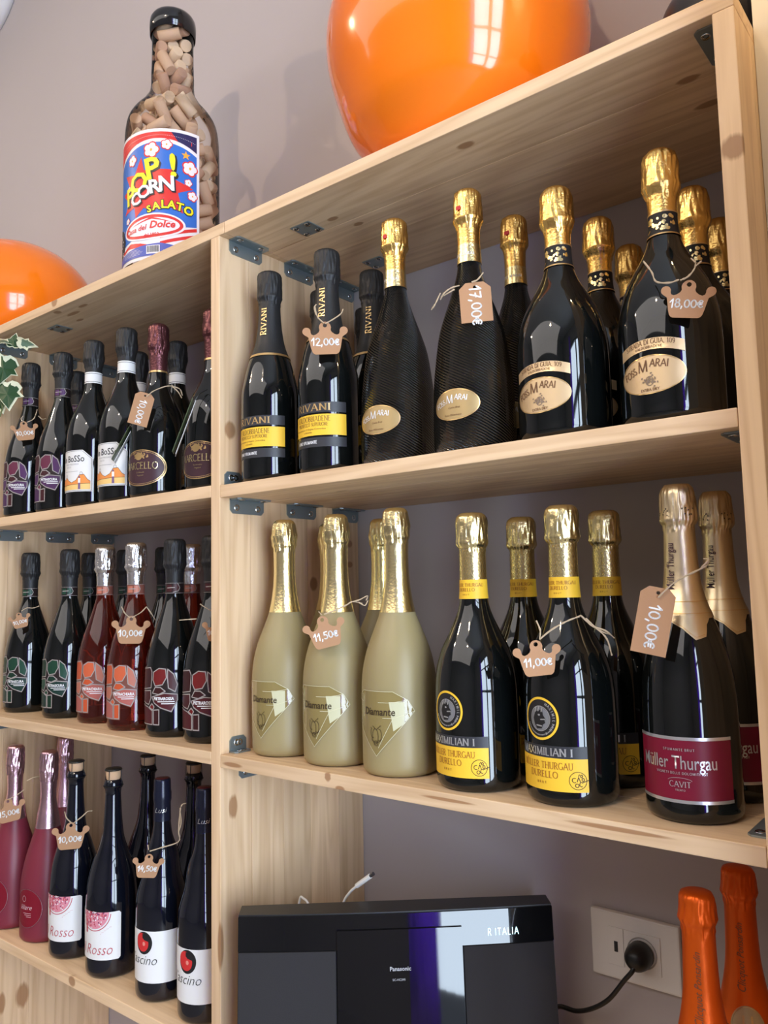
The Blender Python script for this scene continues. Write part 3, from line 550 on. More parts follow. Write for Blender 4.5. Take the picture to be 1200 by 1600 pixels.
# --- black bottle, matt black neck foil, yellow band
def k_riv():
    k = Kind(41.1, [(118, 41.1), (132, 40.2), (144.2, 37.6), (172.5, 30.8), (195, 22.4)], [(215, 18.3), (241, 15.8), (263, 15.2)], 264, [(266, 16.2), (269.5, 17.7), (273, 17.0), (287, 17.3), (302, 16.9), (305.5, 16.0), (307.5, 13.5)], dglass, bfoil, 180)
    h = R_(75) * k.R; x0, x1 = -h, h
    k.lab('neck_ring', s_rect(-.0999, .0999, .1785, .182), goldp, .0009, ref=.0999 / math.pi)
    k.lab('neck_lettering', move(rot(fit(s_caps('RIVANI', .0080, .16, .09, .2), .041)), .002, .231), goldp, .0012, psi=R_(24))
    k.lab('dark_label', s_rect(x0, x1, .031, .0435), dgrey, .0003); l = k.lab('dark_label', s_rect(x0, x1, .076, .0895), dgrey, .0003)
    k.lab('lettering', move(fit(s_caps('RIVANI', .0092, .17, .09, .2), .052), 0.0065, .0783), goldp, .0006, l)
    k.lab('white_lettering', move(fit(s_caps('VINO SPUMANTE', .0040, .22, .13, .16), .034), -.003, .0352), whitepr, .0006, l)
    l = k.lab('yellow_label', s_rect(x0, x1, .046, .0735), yellow, .0004)
    t = join(move(fit(s_caps('VALDOBBIADENE', .0066, .12, .06, .14), .053), .0055, .0645), move(fit(s_caps('PROSECCO SUPERIORE', .0044, .14, .08, .14), .048), .0050, .0583), move(s_text('Denominazione di Origine Controllata', .0021, .3, sx=1.1), 0, .0535), move(s_text('e Garantita', .0021, .3), 0, .0495))
    k.lab('lettering', t, brown, .0007, l); return k
# --- ribbed black bottle, gold hood, oval gold badge
def fossm(R, k, l, cx, cz, s, off, white):
    t = join(move(fit(s_caps('FOSS', .0064 * s, .16, .11, .1, 'c', False), .0150 * s), -.0188 * s, -.0022 * s, R_(18)), move(s_caps('M', .0105 * s, .12, .08, .1, 'c', False), -.0060 * s, .0002), move(fit(s_caps('ARAI', .0070 * s, .16, .11, .1, 'c', False), .0165 * s), .0085 * s, .0030 * s, R_(-8)))
    return move(t, cx, cz)
def k_fmb():
    k = Kind(47.8, [(31, 48), (80, 46.5), (105, 44.0), (142.5, 38.6), (167.6, 31.1), (192.8, 22.4)], [(218, 15.2), (236, 13.6), (256, 13.2), (276, 14)], 278, [(279, 15.8), (282, 17.6), (287, 17.0), (300, 16.4), (312, 15.8), (316, 14.8), (318.8, 12)], ribm, gold, 228)
    k.lab('collar', s_rect(-.044, .044, .228, .2505), lgold, .0006, ref=.044 / math.pi, label='pale gold collar')
    k.lab('lettering', move(s_caps('FOSS MARAI', .0036, .16, .1, .2), 0, .236), whitepr, .0010, ref=.0135)
    k.lab('red_tab', s_rect(-.003, .003, .291, .296), redp, .0018, ref=.016, psi=R_(-2))
    l = k.lab('badge', s_ell(0, .051, .0295, .0175), mat('dull_gold_badge', (.52, .37, .17), .38, .55), .0006, psi=R_(8)); k.lab('rim', s_ring(0, .051, .0300, .0180, .0012), goldp, .0009, l, psi=R_(8))
    k.lab('lettering', fossm(k.R, k, l, 0, .0525, .92, 0, True), whitepr, .0010, l, psi=R_(8)); k.lab('fine_lettering', join(move(s_text('Cuvée Brut', .0022, .2), 0, .0465), move(s_text('Roos Millesimato', .0022, .3), -.002, .038)), brown, .0010, l, psi=R_(8)); return k
# --- broad black bottle, gold hood, black and gold neck band, oval gold label with a strip above
def k_fmg():
    k = Kind(49.8, [(70, 49.8), (91, 49.6), (110.7, 48.2), (136.6, 42.0), (156.2, 32.8), (176, 21.5)], [(190, 16.2), (200, 14), (222, 13.7), (236, 14.4)], 238, [(240, 16.6), (245, 18.7), (252, 18.0), (264, 17.9), (274, 17.4), (280, 15.5), (284, 12)], dglass, gold, 214)
    hf = math.pi * .0142
    n = k.lab('neck_band', s_rect(-hf, hf, .193, .2165), blackp, .0008, ref=.0142, label='black neck band with gold print')
    k.labs('gold_ring', (s_rect(-hf, hf, .192, .1935), s_rect(-hf, hf, .2155, .217)), goldp, .0011, n, ref=.0142)
    rn = random.Random(3); orn = [s_ell(rn.uniform(-.014, .014), .2045 + rn.uniform(-.007, .007), rn.uniform(.0012, .0028), rn.uniform(.0008, .0022), 8, rot=rn.uniform(0, 3)) for _ in range(34)]
    k.lab('ornament', join(*orn), lgold, .0011, n, ref=.0142, psi=R_(6))
    pa = -5
    l = k.lab('oval_label', s_ell(0, .0435, .0335, .0185, 56), goldlab, .0005, psi=R_(pa)); k.lab('rim', s_ring(0, .0435, .0338, .0188, .0010, 56), goldp, .0008, l, psi=R_(pa))
    k.lab('lettering', join(fossm(k.R, k, l, 0, .0465, 1.05, 0, False), move(s_caps('EXTRA DRY', .0026, .2, .12, .16), 0, .0275)), brown, .0009, l, psi=R_(pa))
    rn = random.Random(8); crest = [s_ring(0, .0372, .0042, .0048, .0007, 14)] + [s_ell(rn.gauss(0, .0042), .037 + rn.gauss(0, .003), .0011, .0007, 7, rot=rn.uniform(0, 3)) for _ in range(30)]
    k.lab('crest', join(*crest), mat('grey_brown_print', (.27, .19, .13), .5), .0009, l, psi=R_(pa))
    V2 = [(-.0335 + .067 * i / 24, .0) for i in range(25)]; f = lambda x: .0055 * (1 - (x / .0335) ** 2)
    st = s_poly([(x, .0605 + f(x) + .0015) for x, _ in V2] + [(x, .0715 + f(x) + .0015) for x, _ in reversed(V2)])
    q = k.lab('strip_label', st, goldlab, .0005, psi=R_(pa))
    def bend(S): return [(x, y + f(x)) for x, y in S[0]], S[1]
    k.lab('lettering', join(bend(move(s_caps('STRADA DI GUIA, 109', .0046, .15, .08, .14, sx=.86), 0, .0675)), bend(move(s_caps('VALDOBBIADENE', .0025, .16, .1, .2), 0, .0635))), brown, .0008, q, psi=R_(pa)); return k
# --- frosted pale bottle, long pale gold foil, clear cut-diamond window
def k_dia():
    k = Kind(46.8, [(98, 47), (123.6, 45.1), (148.7, 39.3), (173.8, 29.9), (194, 22.3)], [(224, 16.8), (250, 15.1), (284, 15.3)], 286, [(288, 17.2), (294, 17.0), (301, 18), (312, 16.6), (320, 15.4), (323, 13.5), (325, 10.5)], frost, lgold, 194)
    R = k.R; X = lambda a: R_(a) * R
    out = [(X(-28), .101), (X(28), .101), (X(50), .091), (X(60), .078), (0, .025), (X(-60), .078), (X(-50), .091)]
    l = k.lab('diamond_window', s_poly(out), clearw, .0003, label='clear diamond window in the frosting')
    k.lab('pale_patch', s_poly([(X(22), .089), (X(45), .089), (X(45), .064), (X(28), .055), (X(25), .072)]), palew, .0005, l)
    W_ = .0006; fl = []
    for a in ([(X(-28), .101), (X(28), .101), (X(50), .091), (X(60), .078), (0, .025), (X(-60), .078), (X(-50), .091), (X(-28), .101)],
              [(X(5), .088), (X(24), .088), (X(50), .091)], [(X(24), .088), (X(28), .070), (X(60), .078)], [(X(12), .070), (X(28), .070), (X(4), .035)], [(X(-50), .091), (X(-30), .088), (X(-28), .070)]):
        fl.append(s_line(a, W_))
    k.lab('facet_lines', join(*fl), facet, .0007, l)
    mono = [s_line([(p[0] * 1, p[1]) for p in q], .0006) for q in ([(-.009, .058)] + arc(-.006, .052, .003, .006, 120, 300, 6), arc(-.002, .048, .0045, .009, 0, 360, 14), [(.004, .057)] + arc(.004, .05, .003, .007, 100, -120, 7), arc(-.001, .047, .008, .006, 200, 340, 8), [(-.006, .06), (0, .056), (.006, .061)], arc(-.001, .04, .003, .003, 0, 360, 8))]
    k.lab('lettering', join(move(fit(s_text('Diamante', .0088, .12, .012), .044), .0035, .0730), *[move(m_, 0.001, 0) for m_ in mono]), mat('sepia_print', (.05, .03, .012), .5), .0008, l); return k
# --- black bottle, gold hood and netting, yellow neck band, round emblem over a yellow label
def k_max():
    k = Kind(48.2, [(96.5, 48.2), (126.8, 46.1), (151.2, 39.6), (169.6, 30.6), (194.2, 19.8)], [(209.7, 16.3), (231, 15.3), (268, 14.8)], 269, [(270.5, 17.0), (273.7, 18.7), (280, 18.2), (298, 17.9), (304, 17), (307, 15), (309.4, 12)], dglass, lgold, 230)
    hf = math.pi * .0158
    net = []
    for i in range(26):
        a = -hf + 2 * hf * i / 26
        for j in range(6): net.append(s_line([(a, .232 + j * .006), (a + hf / 26, .235 + j * .006), (a, .238 + j * .006)], .0005, False)); net.append(s_line([(a + 2 * hf / 26, .232 + j * .006), (a + hf / 26, .235 + j * .006), (a + 2 * hf / 26, .238 + j * .006)], .0005, False))
    k.lab('net_pattern', join(*net), ogold, .0008, ref=.0158)
    n = k.lab('neck_band', s_rect(-hf, hf, .2095, .2315), yellow, .0008, ref=.0158, label='yellow neck band')
    k.lab('lettering', join(move(s_caps('MÜLLER THURGAU', .0037, .14, .08, .14), 0, .2235), move(s_caps('DURELLO', .0037, .14, .08, .14), 0, .218), move(s_text('B R U T', .0018), 0, .2135)), rust, .0011, n, ref=.0158)
    e = k.lab('emblem', s_ell(0, .087, .0208, .0212), mat('emblem_black', (.02, .018, .018), .45), .0004, psi=R_(-12)); k.lab('yellow_ring', s_ring(0, .087, .0212, .0216, .0024), yellow, .0007, e, psi=R_(-12))
    k.lab('silver_medal', s_ell(0, .087, .0118, .0124), mat('medal_grey', (.26, .26, .27), .4, .3), .0006, e, psi=R_(-12))
    prf = [(-.004, .0765), (.002, .077), (.0035, .081), (.0065, .083), (.0055, .0855), (.0068, .087), (.004, .0905), (.0035, .094), (-.001, .096), (-.006, .093), (-.0085, .087), (-.007, .081)]
    k.lab('head_relief', join(s_poly(prf)), blackp, .0008, e, psi=R_(-12)); k.lab('crown_relief', join(s_ring(0, .087, .0122, .0128, .0007), s_line([(-.006, .0935), (-.005, .098)], .0014), s_line([(-.002, .0945), (-.001, .0988)], .0014), s_line([(.002, .094), (.0032, .0978)], .0014), s_line([(.001, .086), (.006, .0865)], .0012), s_line([(-.004, .08), (.002, .0795)], .0014), s_ell(-.001, .0905, .0016, .001, 8)), silvp, .0009, e, psi=R_(-12))
    rt = []
    for i, ch in enumerate('MAXIMILIAN I'):
        if ch != ' ': a = 62 - i * 11.3; rt.append(move(s_caps(ch, .0028, .2, .14, 0, 'c', False), .0146 * math.cos(R_(a)), .087 + .015 * math.sin(R_(a)), R_(a - 90)))
    for i in range(26):
        a = 200 + i * 5.6; rt.append(move(s_rect(-.0005, .0005, 0, .0014), .0155 * math.cos(R_(a)), .087 + .0158 * math.sin(R_(a)), R_(a - 90)))
    k.lab('ring_lettering', join(*rt), silvp, .0008, e, psi=R_(-12))
    h = R_(53) * k.R; pa = R_(-8)
    l = k.lab('dark_label', s_rect(-h, h, .0485, .0605), dgrey, .0004, psi=pa)
    k.lab('lettering', move(fit(s_caps('MAXIMILIAN I', .0078, .2, .13, .13), .064), -.0020, .0506), silvp, .0008, l, psi=pa)
    y = k.lab('yellow_label', s_rect(-h, h, .016, .0485), yellow, .0004, psi=pa)
    k.lab('lettering', join(move(fit(s_caps('MÜLLER THURGAU', .0066, .12, .07, .15), .063), -.0015, .0378), move(fit(s_caps('DURELLO', .0064, .12, .07, .15), .034), -.0025, .0288), move(s_caps('B R U T', .0023, .2, .14, .3, 'c', False), -.004, .0225)), rust, .0008, y, psi=pa)
    k.lab('round_logo', join(s_ring(.034, .0275, .0088, .0088, .0005), *[s_line([(x + .034, z + .0275) for x, z in q], .0006) for q in (arc(-.0035, .0005, .0022, .0022, 60, 300, 8), [(-.001, -.001), (.0006, .0035), (.0022, -.001)], arc(-.001, -.0046, .0018, .0018, 0, 360, 8), arc(.003, -.0035, .0016, .0022, 60, 300, 8), [(.0005, .0045), (.0016, .0062)], arc(.0035, .0045, .0011, .0014, 0, 360, 6), arc(.005, .001, .0013, .0016, 0, 360, 6), [(.004, -.002), (.0075, -.0005), (.0105, .0005)])]), blackp, .0008, y, psi=pa); return k
# --- large bottle, champagne foil with a pointed bib, crimson label between silver bands
def k_cav():
    k = Kind(45.0, [(104, 44.4), (132, 42.3), (154.4, 38.0), (171.3, 33.2), (188, 27.2)], [(216.6, 18.6), (245, 15.8), (279, 14.5)], 280, [(281.5, 16.2), (284, 17.6), (292, 17.2), (312, 16.2), (316, 15), (320.4, 11.6)], dglass, champ, 194)
    X = lambda a: R_(a) * .0265
    bib = [(-math.pi * .0265 * 1, .193), (-math.pi * .0265, .188), (X(-60), .189), (X(-10), .186), (X(14), .179), (X(34), .168), (X(52), .171), (X(60), .182), (X(72), .188), (math.pi * .0265, .190), (math.pi * .0265, .193)]
    b = k.lab('foil_bib', s_poly([(x, max(y, .168)) for x, y in bib[1:-1]] + [(math.pi * .0265, .196), (-math.pi * .0265, .196)]), champ, .0007, ref=.0265, label='pointed bib of champagne foil')
    k.lab('bib_line', join(s_line([(X(-55), .1905), (X(-10), .1875), (X(14), .181), (X(35), .1705), (X(50), .1732)], .0005), s_line([(X(-60), .2045), (X(100), .2045)], .0006), s_line([(X(-60), .193), (X(100), .193)], .0006)), goldp, .0012, b, ref=.0265)
    k.lab('vertical_lettering', move(rot(fit(s_text('Müller Thurgau', .0080, 0, .004), .045)), .0026, .239), mat('dark_violet_print', (.05, .015, .03), .5), .0012, ref=.0165, psi=R_(-14))
    rn = random.Random(5); k.lab('perforation', join(*[s_ell(cx + rn.uniform(-.005, .005), .292 + rn.uniform(-.004, .004), .0006, .0008, 6) for cx in (-.008, .014) for _ in range(9)]), blackp, .0022, ref=.017)
    h = R_(64) * k.R; pa = R_(3)
    l = k.lab('crimson_label', s_rect(-h, h, .0205, .079), crimson, .0004, psi=pa); k.labs('silver_band', (s_rect(-h, h, .0765, .0795), s_rect(-h, h, .0195, .0225)), silvp, .0007, l, psi=pa)
    k.lab('silver_lettering', join(move(fit(s_text('Müller Thurgau', .0122, 0, .006), .074), -.0035, .0505), move(s_caps('SPUMANTE BRUT', .0022, .2, .14, .4, 'c', False), 0, .0668), move(s_caps('VIGNETI DELLE DOLOMITI IGT', .0022, .2, .14, .3, 'c', False), .001, .0455)), silvp, .0008, l, psi=pa)
    k.lab('silver_logo', join(move(s_caps('CAVIT', .0052, .16, .1, .16), 0, .034), s_line(arc(0, .0395, .011, .003, 10, 170, 8), .0004), move(s_caps('TRENTO', .0016, .2, .16, .3, 'c', False), 0, .0305)), silvp, .0008, l, psi=pa); return k
# --- bottles with a patchwork-of-stones label; four colourings
def k_pet(var):
    glass = rose if var == 'chiara' else dglass; foil = silver if var == 'chiara' else bfoil
    k = Kind(45.0, [(58, 45.2), (110, 44.2), (128, 41.6), (145, 37.6), (180, 26.2)], [(205, 18), (222.6, 14.2), (261, 14.6)], 262, [(264, 16.4), (268.5, 18.3), (274, 17.4), (290, 17), (303, 16.6), (307.5, 15.4), (310.3, 12.5)], glass, foil, 238)
    hf = math.pi * .0146
    pal = {'scura': [(.13, .02, .05), (.075, .02, .095), (.05, .01, .014), (.07, .022, .085)], 'green': [(.010, .05, .028), (.012, .06, .035), (.008, .032, .018), (.010, .035, .028)], 'chiara': [(.60, .12, .05), (.50, .17, .11), (.55, .09, .03), (.42, .12, .10)], 'rossa': [(.16, .012, .012), (.06, .012, .014), (.04, .008, .009), (.075, .010, .013)]}[var]
    cm = [mat('stone_%s_%d' % (var, i), c, .42) for i, c in enumerate(pal)]; line = mat('stone_outline', (.36, .32, .30), .5); dark = mat('stone_ground_' + var, (.02, .012, .012) if var != 'chiara' else (.20, .07, .05), .4)
    X = lambda a: R_(a) * k.R
    n = k.lab('neck_band', s_rect(-hf, hf, .222, .239), dark, .0007, ref=.0146)
    k.labs('band_stone', (s_rect(-.006, .004, .225, .236), s_poly([(.006, .224), (.014, .226), (.016, .232), (.013, .237), (.006, .237)])), cm[1] if var != 'green' else cm[0], .0010, n, ref=.0146, psi=R_(20)); k.lab('band_lines', join(s_line([(-hf, .2385), (hf, .2385)], .0005), s_line([(-hf, .2225), (hf, .2225)], .0005), s_line([(.006, .224), (.014, .226), (.0165, .231), (.013, .238)], .0010), s_line([(-.004, .231), (.008, .2315)], .0014)), line, .0012, n, ref=.0146, psi=R_(20))
    out = [(-40, 106), (2, 109), (8, 102), (20, 107), (38, 107), (54, 98), (61, 82), (60, 68), (61, 58), (48, 38), (26, 44), (25, 18), (-40, 18)]
    l = k.lab('stone_label', s_poly([(X(a), z * mm) for a, z in out]), dark, .0004)
    cells = [([(9, 100), (22, 106), (36, 105), (38, 92), (30, 81), (14, 79), (8, 88)], 0), ([(40, 105), (52, 97), (59, 81), (55, 70), (42, 76), (40, 92)], 1), ([(7, 68), (14, 77), (26, 77), (36, 71), (22, 66)], 2), ([(6, 62), (34, 68), (59, 66), (59, 57), (48, 40), (26, 46), (12, 53)], 3),
             ([(-36, 104), (0, 107), (5, 100), (3, 76), (-36, 72)], 2), ([(-36, 69), (2, 72), (3, 60), (-4, 50), (-36, 54)], 1), ([(6, 52), (12, 47), (8, 42), (-2, 46)], 0), ([(10, 42), (23, 43), (23, 20), (10, 20)], 2), ([(-36, 50), (-6, 46), (7, 41), (7, 20), (-36, 20)], 3)]
    for i in range(4):
        k.labs('stone', [s_poly([(X(a), z * mm) for a, z in c]) for c, q in cells if q == i], cm[i], .0006, l)
    k.lab('stone_outlines', join(*[s_line([(X(a), z * mm) for a, z in c + c[:1]], .0015) for c, q in cells]), line, .0008, l)
    nm = {'scura': 'PETRASCURA', 'green': 'PETRASCURA', 'chiara': 'PIETRACHIARA', 'rossa': 'PIETRAROSSA'}[var]
    k.lab('lettering', join(move(s_text(nm, .0046, 0, .03, .80), X(32), .0575), s_rect(X(20), X(54), .0545, .0557), s_rect(X(28), X(54), .0515, .0527)), whitepr, .0010, l); return k
def k_bos():
    k = Kind(44.7, [(100, 44.7), (128.5, 43.8), (149, 40.4), (169.6, 33.7), (190, 24.8)], [(211, 16.9), (231.7, 14.4), (256, 14.6)], 262, [(264, 16), (270, 18), (285, 17.3), (301, 16.6), (304.5, 15), (306.5, 12.5)], dglass, bfoil, 247)
    hf = math.pi * .0146; n = k.lab('neck_band', s_rect(-hf, hf, .226, .2465), whitep, .0008, ref=.0146, label='white neck band with thin black lines')
    k.lab('band_lines', join(s_rect(-hf, hf, .2435, .2442), s_rect(-hf, hf, .2282, .2289)), blackp, .0011, n, ref=.0146)
    X = lambda a: R_(a) * k.R; pa = R_(5)
    out = [(-55, 26), (55, 26), (55, 84), (33, 99), (-33, 99), (-55, 84)]; sc = lambda f: [(X(a * f), (62 + (z - 62) * f) * mm) for a, z in out]
    l = k.lab('paper_label', s_poly(sc(1)), whitep, .0004, psi=pa); k.lab('label_border', join(s_line(sc(.955) + sc(.955)[:1], .0005)), blackp, .0008, l, psi=pa)
    hills = [(-50, 30), (50, 30), (50, 44), (44, 47), (36, 56), (26, 55), (18, 46), (6, 42), (-4, 46), (-12, 52), (-20, 48), (-30, 50), (-50, 44)]
    k.lab('orange_hills', s_poly([(X(a), z * mm) for a, z in hills]), orange, .0006, l, psi=pa); k.lab('sand_field', s_poly([(X(-50), .0295), (X(50), .0295), (X(50), .040), (X(-50), .0365)]), sand, .0008, l, psi=pa)
    k.lab('hill_outline', join(s_line([(X(a), z * mm) for a, z in hills[2:]], .0005), s_line([(X(-50), .0365), (X(50), .040)], .0005), *[s_line([(X(a) + x, (z + y) * mm) for x, y in ((-.002, 0), (-.002, 4), (0, 5.5), (.002, 4), (.002, 0))], .0004) for a, z in ((30, 55), (-12, 51))]), blackp, .0010, l, psi=pa)
    k.lab('standing_figure', join(s_ell(X(26), .051, .0014, .0018, 8), s_poly([(X(26) - .0022, .030), (X(26) + .0022, .030), (X(26) + .0018, .042), (X(26) - .0018, .042)])), purp, .0012, l, psi=pa); k.lab('white_shirt', s_rect(X(26) - .002, X(26) + .002, .041, .049), whitepr, .0013, l, psi=pa)
    k.lab('lettering', join(move(fit(s_text('in BoSSo', .0112, 0, .004), .048), X(6), .0785)), blackp, .0008, l, psi=pa); k.lab('fine_lettering', join(move(s_text('ROSSO REGGIANO', .0026), X(4), .073), move(s_text('SECCO', .0026), X(-4), .068), s_rect(X(-18), X(22), .0615, .0620)), mat('grey_print', (.35, .35, .36), .5), .0008, l, psi=pa); return k
def k_mar():
    k = Kind(45, [(90, 45), (108, 44.4), (127, 41.8), (146, 36.3), (165, 27.4)], [(183, 18.9), (196, 15.6), (212, 14.4), (248, 15)], 246, [(250, 16.6), (256, 17.2), (269, 16.6), (286, 16.2), (290, 15), (293.4, 11.5)], dglass, brfoil, 211)
    hf = math.pi * .0148; k.lab('gold_ring', s_rect(-hf, hf, .2095, .2125), goldp, .0010, ref=.0148)
    pa = R_(18)
    l = k.lab('oval_label', s_poly(ell(0, .046, .0425, .029, 56)), aub, .0004, psi=pa); k.lab('gold_border', join(s_ring(0, .046, .0427, .0292, .0010, 56), s_ring(0, .046, .0395, .0262, .0006, 56), *[s_ell(.041 * math.cos(i * math.pi / 45), .046 + .0277 * math.sin(i * math.pi / 45), .0006, .0006, 6) for i in range(90)]), goldp, .0008, l, psi=pa)
    k.lab('lettering', join(move(fit(s_caps('MARCELLO', .0108, .15, .08, .14), .064), -.003, .0440), move(s_text('Lambrusco', .0024, .2), 0, .0375), move(s_text('Reggiano', .0022, .2), 0, .033)), lgold, .0009, l, psi=pa)
    rn = random.Random(2); k.lab('gold_crest', join(s_ell(0, .0645, .0068, .0062, 14), *[s_ell(rn.gauss(0, .0065), .065 + rn.gauss(0, .003), .0022, .0012, 7, rot=rn.uniform(0, 3)) for _ in range(18)]), goldp, .0010, l, psi=R_(14))
    rn = random.Random(6); k.lab('embossed_crest', join(*[s_ell(rn.gauss(0, .009), .137 + rn.gauss(0, .006), .0034, .0007, 7, rot=rn.uniform(0, 3)) for _ in range(34)]), dglass, .0007, psi=R_(60)); return k
def slim(foil, zf, hood, last, glass=bglass):
    return Kind(41.0 if last == 'ros' else 39.2, [(90, 42 if last == 'ros' else 39.5), (121, 41 if last == 'ros' else 39.2), (150, 37.4), (178, 29.5), (208, 19 if last == 'ros' else 25), (240, 15)], [(282, 12.6), (290, 13.4)], 400, hood, glass, foil, zf, name='wine_bottle')
def k_ros(plain=False):
    k = slim(None, 305, [(291.5, 15), (298, 15.5), (303, 13.6), (305, 12)], 'ros')
    V, F = lathe(dense([(.3045, .0108), (.310, .0122), (.318, .0126), (.3195, .0118)], .004), 24, lambda a, z, r: .0004 * noise.noise(Vector((math.sin(a) * 3, math.cos(a) * 3, z * 80))), cap_top=True); c = k.add('cork', mesh('cork', V, F, cork_m), smooth=True)
    V, F = lathe([(.3196, .0140), (.3206, .0143), (.3228, .0128), (.3236, .006), (.3237, .001)], 28, cap_top=True, cap_bot=True); k.add('metal_cap', mesh('metal_cap', V, F, mat('black_cap', (.03, .028, .025), .35, .4)), smooth=True)
    V, F = [], []
    for i in range(4):
        a = i * math.pi / 2 + .5; s_, c_ = math.sin(a), -math.cos(a)
        tube_geo(smooth_path([(s_ * .0138, c_ * .0138, .3205), (s_ * .0142, c_ * .0142, .313), (s_ * .0146, c_ * .0146, .304), (s_ * .0162, c_ * .0162, .296)], 3), .0006, 5, V, F)
    tube_geo([(.0160 * math.cos(i * math.pi / 12), .0160 * math.sin(i * math.pi / 12), .2945) for i in range(24)], .0007, 5, V, F, closed=True)
    k.add('wire_cage', mesh('wire_cage', V, F, wire_m), smooth=True)
    if plain: return k
    X = lambda a: R_(a) * k.R; pa = R_(14); x0, x1 = X(-64), X(64); r = .003
    rr = [(x0 + r, .030), (x1 - r, .030), (x1, .033), (x1, .101), (x1 - r, .104), (x0 + r, .104), (x0, .101), (x0, .033)]
    l = k.lab('paper_label', s_poly(rr), whitep, .0004, psi=pa)
    dome = mat('pomegranate_red', (.52, .06, .08), .5); pk = mat('pink_print', (.70, .26, .32), .5)
    cxx = X(2); dm = [(x, z) for x, z in arc(cxx, .104, .026, .026, 180, 360, 20)]
    k.lab('red_dome', s_poly(dm), pk, .0006, l, psi=pa); rn = random.Random(4); sd = []
    for _ in range(110):
        a = rn.uniform(182, 358); q = rn.uniform(0, .94); sd.append(s_ell(cxx + .026 * q * math.cos(R_(a)), .104 + .026 * q * math.sin(R_(a)), rn.uniform(.0009, .0017), rn.uniform(.0007, .0012), 7, rot=rn.uniform(0, 3)))
    k.lab('dome_seeds', join(*sd[:60]), dome, .0008, l, psi=pa); k.lab('dark_seeds', join(*sd[60:85]), mat('plum_print', (.22, .04, .12), .5), .0009, l, psi=pa); k.lab('white_seeds', join(*sd[85:]), whitepr, .0009, l, psi=pa)
    k.lab('dome_edge', join(s_line(arc(cxx, .1035, .0285, .0285, 215, 355, 20), .0012), s_line([(X(-20), .090), (X(-20), .072)], .004), *[s_ell(x, z, .0005, .0005, 5) for x, z in [(X(20) + .002 * i, .071 + .0013 * i + .001 * (i % 2)) for i in range(9)]]), dome, .0008, l, psi=pa)
    k.lab('script', join(move(fit(s_text('il Rosso', .0165, .3, -.012), .060), X(4), .0385)), mat('carmine_print', (.50, .07, .09), .5), .0009, l, psi=pa); return k
def k_acc():
    k = slim(None, 400, [(292, 14.0), (300, 12.6), (304, 12.4)], 'acc')
    k.prof += [(.3055, .0126)]; capm = mat('dark_capsule', (.012, .014, .03), .22, .2)
    fp = [(.258, interp(k.P, .258)), (.285, .0128), (.2905, .0138), (.300, .0138), (.3045, .0131), (.316, .0128), (.3205, .0124), (.3222, .0112)]
    V, F = lathe([(z, r + .0004) for z, r in fp], 36, cap_top=True); c = k.add('capsule', mesh('capsule', V, F, capm), smooth=True)
    V, F = lathe([(.3222, .0108), (.3229, .0102), (.3230, .001)], 24, cap_top=True); k.add('capsule_top', mesh('capsule_top', V, F, mat('dark_red_top', (.10, .015, .02), .3, .3)), smooth=True)
    k.P = k.prof
    k.lab('capsule_script', move(s_text('Lusi', .0075, .3, -.01), 0, .272), silvp, .0016, ref=.0125, psi=R_(40))
    X = lambda a: R_(a) * k.R; l = k.lab('paper_label', s_rect(X(-88), X(92), .029, .104), whitep, .0004)
    k.lab('black_crescent', s_poly(ell(X(13), .0865, .0145, .0165, 36, rot=-.15)), blackp, .0006, l); k.lab('red_drop', s_poly(ell(X(9), .0873, .0112, .0135, 32, rot=.25)), redp, .0008, l); k.lab('black_hook', s_poly([(X(10), .1), (X(22), .099), (X(30), .090), (X(24), .0895), (X(15), .091), (X(10), .094)]), blackp, .0010, l)
    k.lab('highlight_print', s_ell(X(14), .0855, .0025, .0032, 12), mat('light_red_print', (.78, .25, .2), .5), .0010, l)
    k.lab('script', join(move(fit(s_text('l’ascino', .0140, .35, -.012), .052), X(7), .0555)), blackp, .0008, l); return k
def k_pnk():
    k = Kind(45.2, [(72, 45.4), (105.6, 43.6), (139, 37.0), (172.7, 27), (191, 21.8)], [(213, 18.4), (240, 13.6), (274, 14.3)], 280, [(285, 15.4), (291.6, 16.4), (300, 15.6), (318, 15.2), (323, 14.8), (326, 13.6), (328, 11.4)], frostp, pinkfoil, 191)
    l = k.lab('round_label', s_ell(0, .060, .030, .033, 48), mat('dark_rose_label', (.20, .008, .02), .25), .0004, psi=R_(15)); k.lab('rim', s_ring(0, .060, .030, .033, .0007, 48), pinkfoil, .0007, l, psi=R_(15))
    k.lab('script', join(move(s_text('liliare', .0085, .35, -.004), -.002, .058), s_rect(-.007, .010, .0515, .0522), s_rect(-.004, .010, .0485, .0492), s_rect(.0, .010, .0455, .0462), *[s_line(arc(-.006, .076, .004, .005, a, a + 160, 6), .0005) for a in (20, 140, 260)]), mat('rose_print', (.72, .45, .48), .4), .0008, l, psi=R_(15)); return k
def k_veu():
    k = Kind(44.5, [(110, 44.5), (135, 40.5), (160, 33), (190, 24)], [(225, 17.2), (260, 15.2), (290, 14.6)], 291, [(293, 16.2), (296, 17.8), (303, 16.8), (316, 15.8), (319.5, 14), (321, 10)], dglass, orfoil, 175)
    k.lab('vertical_script', move(rot(s_text('Clicquot Ponsardin', .0065, .35, -.004, .9)), .002, .238), brown, .0012, ref=.0165, psi=R_(12))
    V2 = s_ell(0, .178, .016, .017, 30); l = k.lab('round_seal', V2, mat('seal_gold', (.55, .40, .22), .4, .5), .0009, ref=.027, psi=R_(18)); k.lab('seal_lines', join(s_ring(0, .178, .0155, .0165, .0008), s_line([(-.004, .170), (-.004, .186)], .002), s_line([(.004, .170), (.004, .186)], .002)), goldp, .0012, l, ref=.027, psi=R_(18)); return k

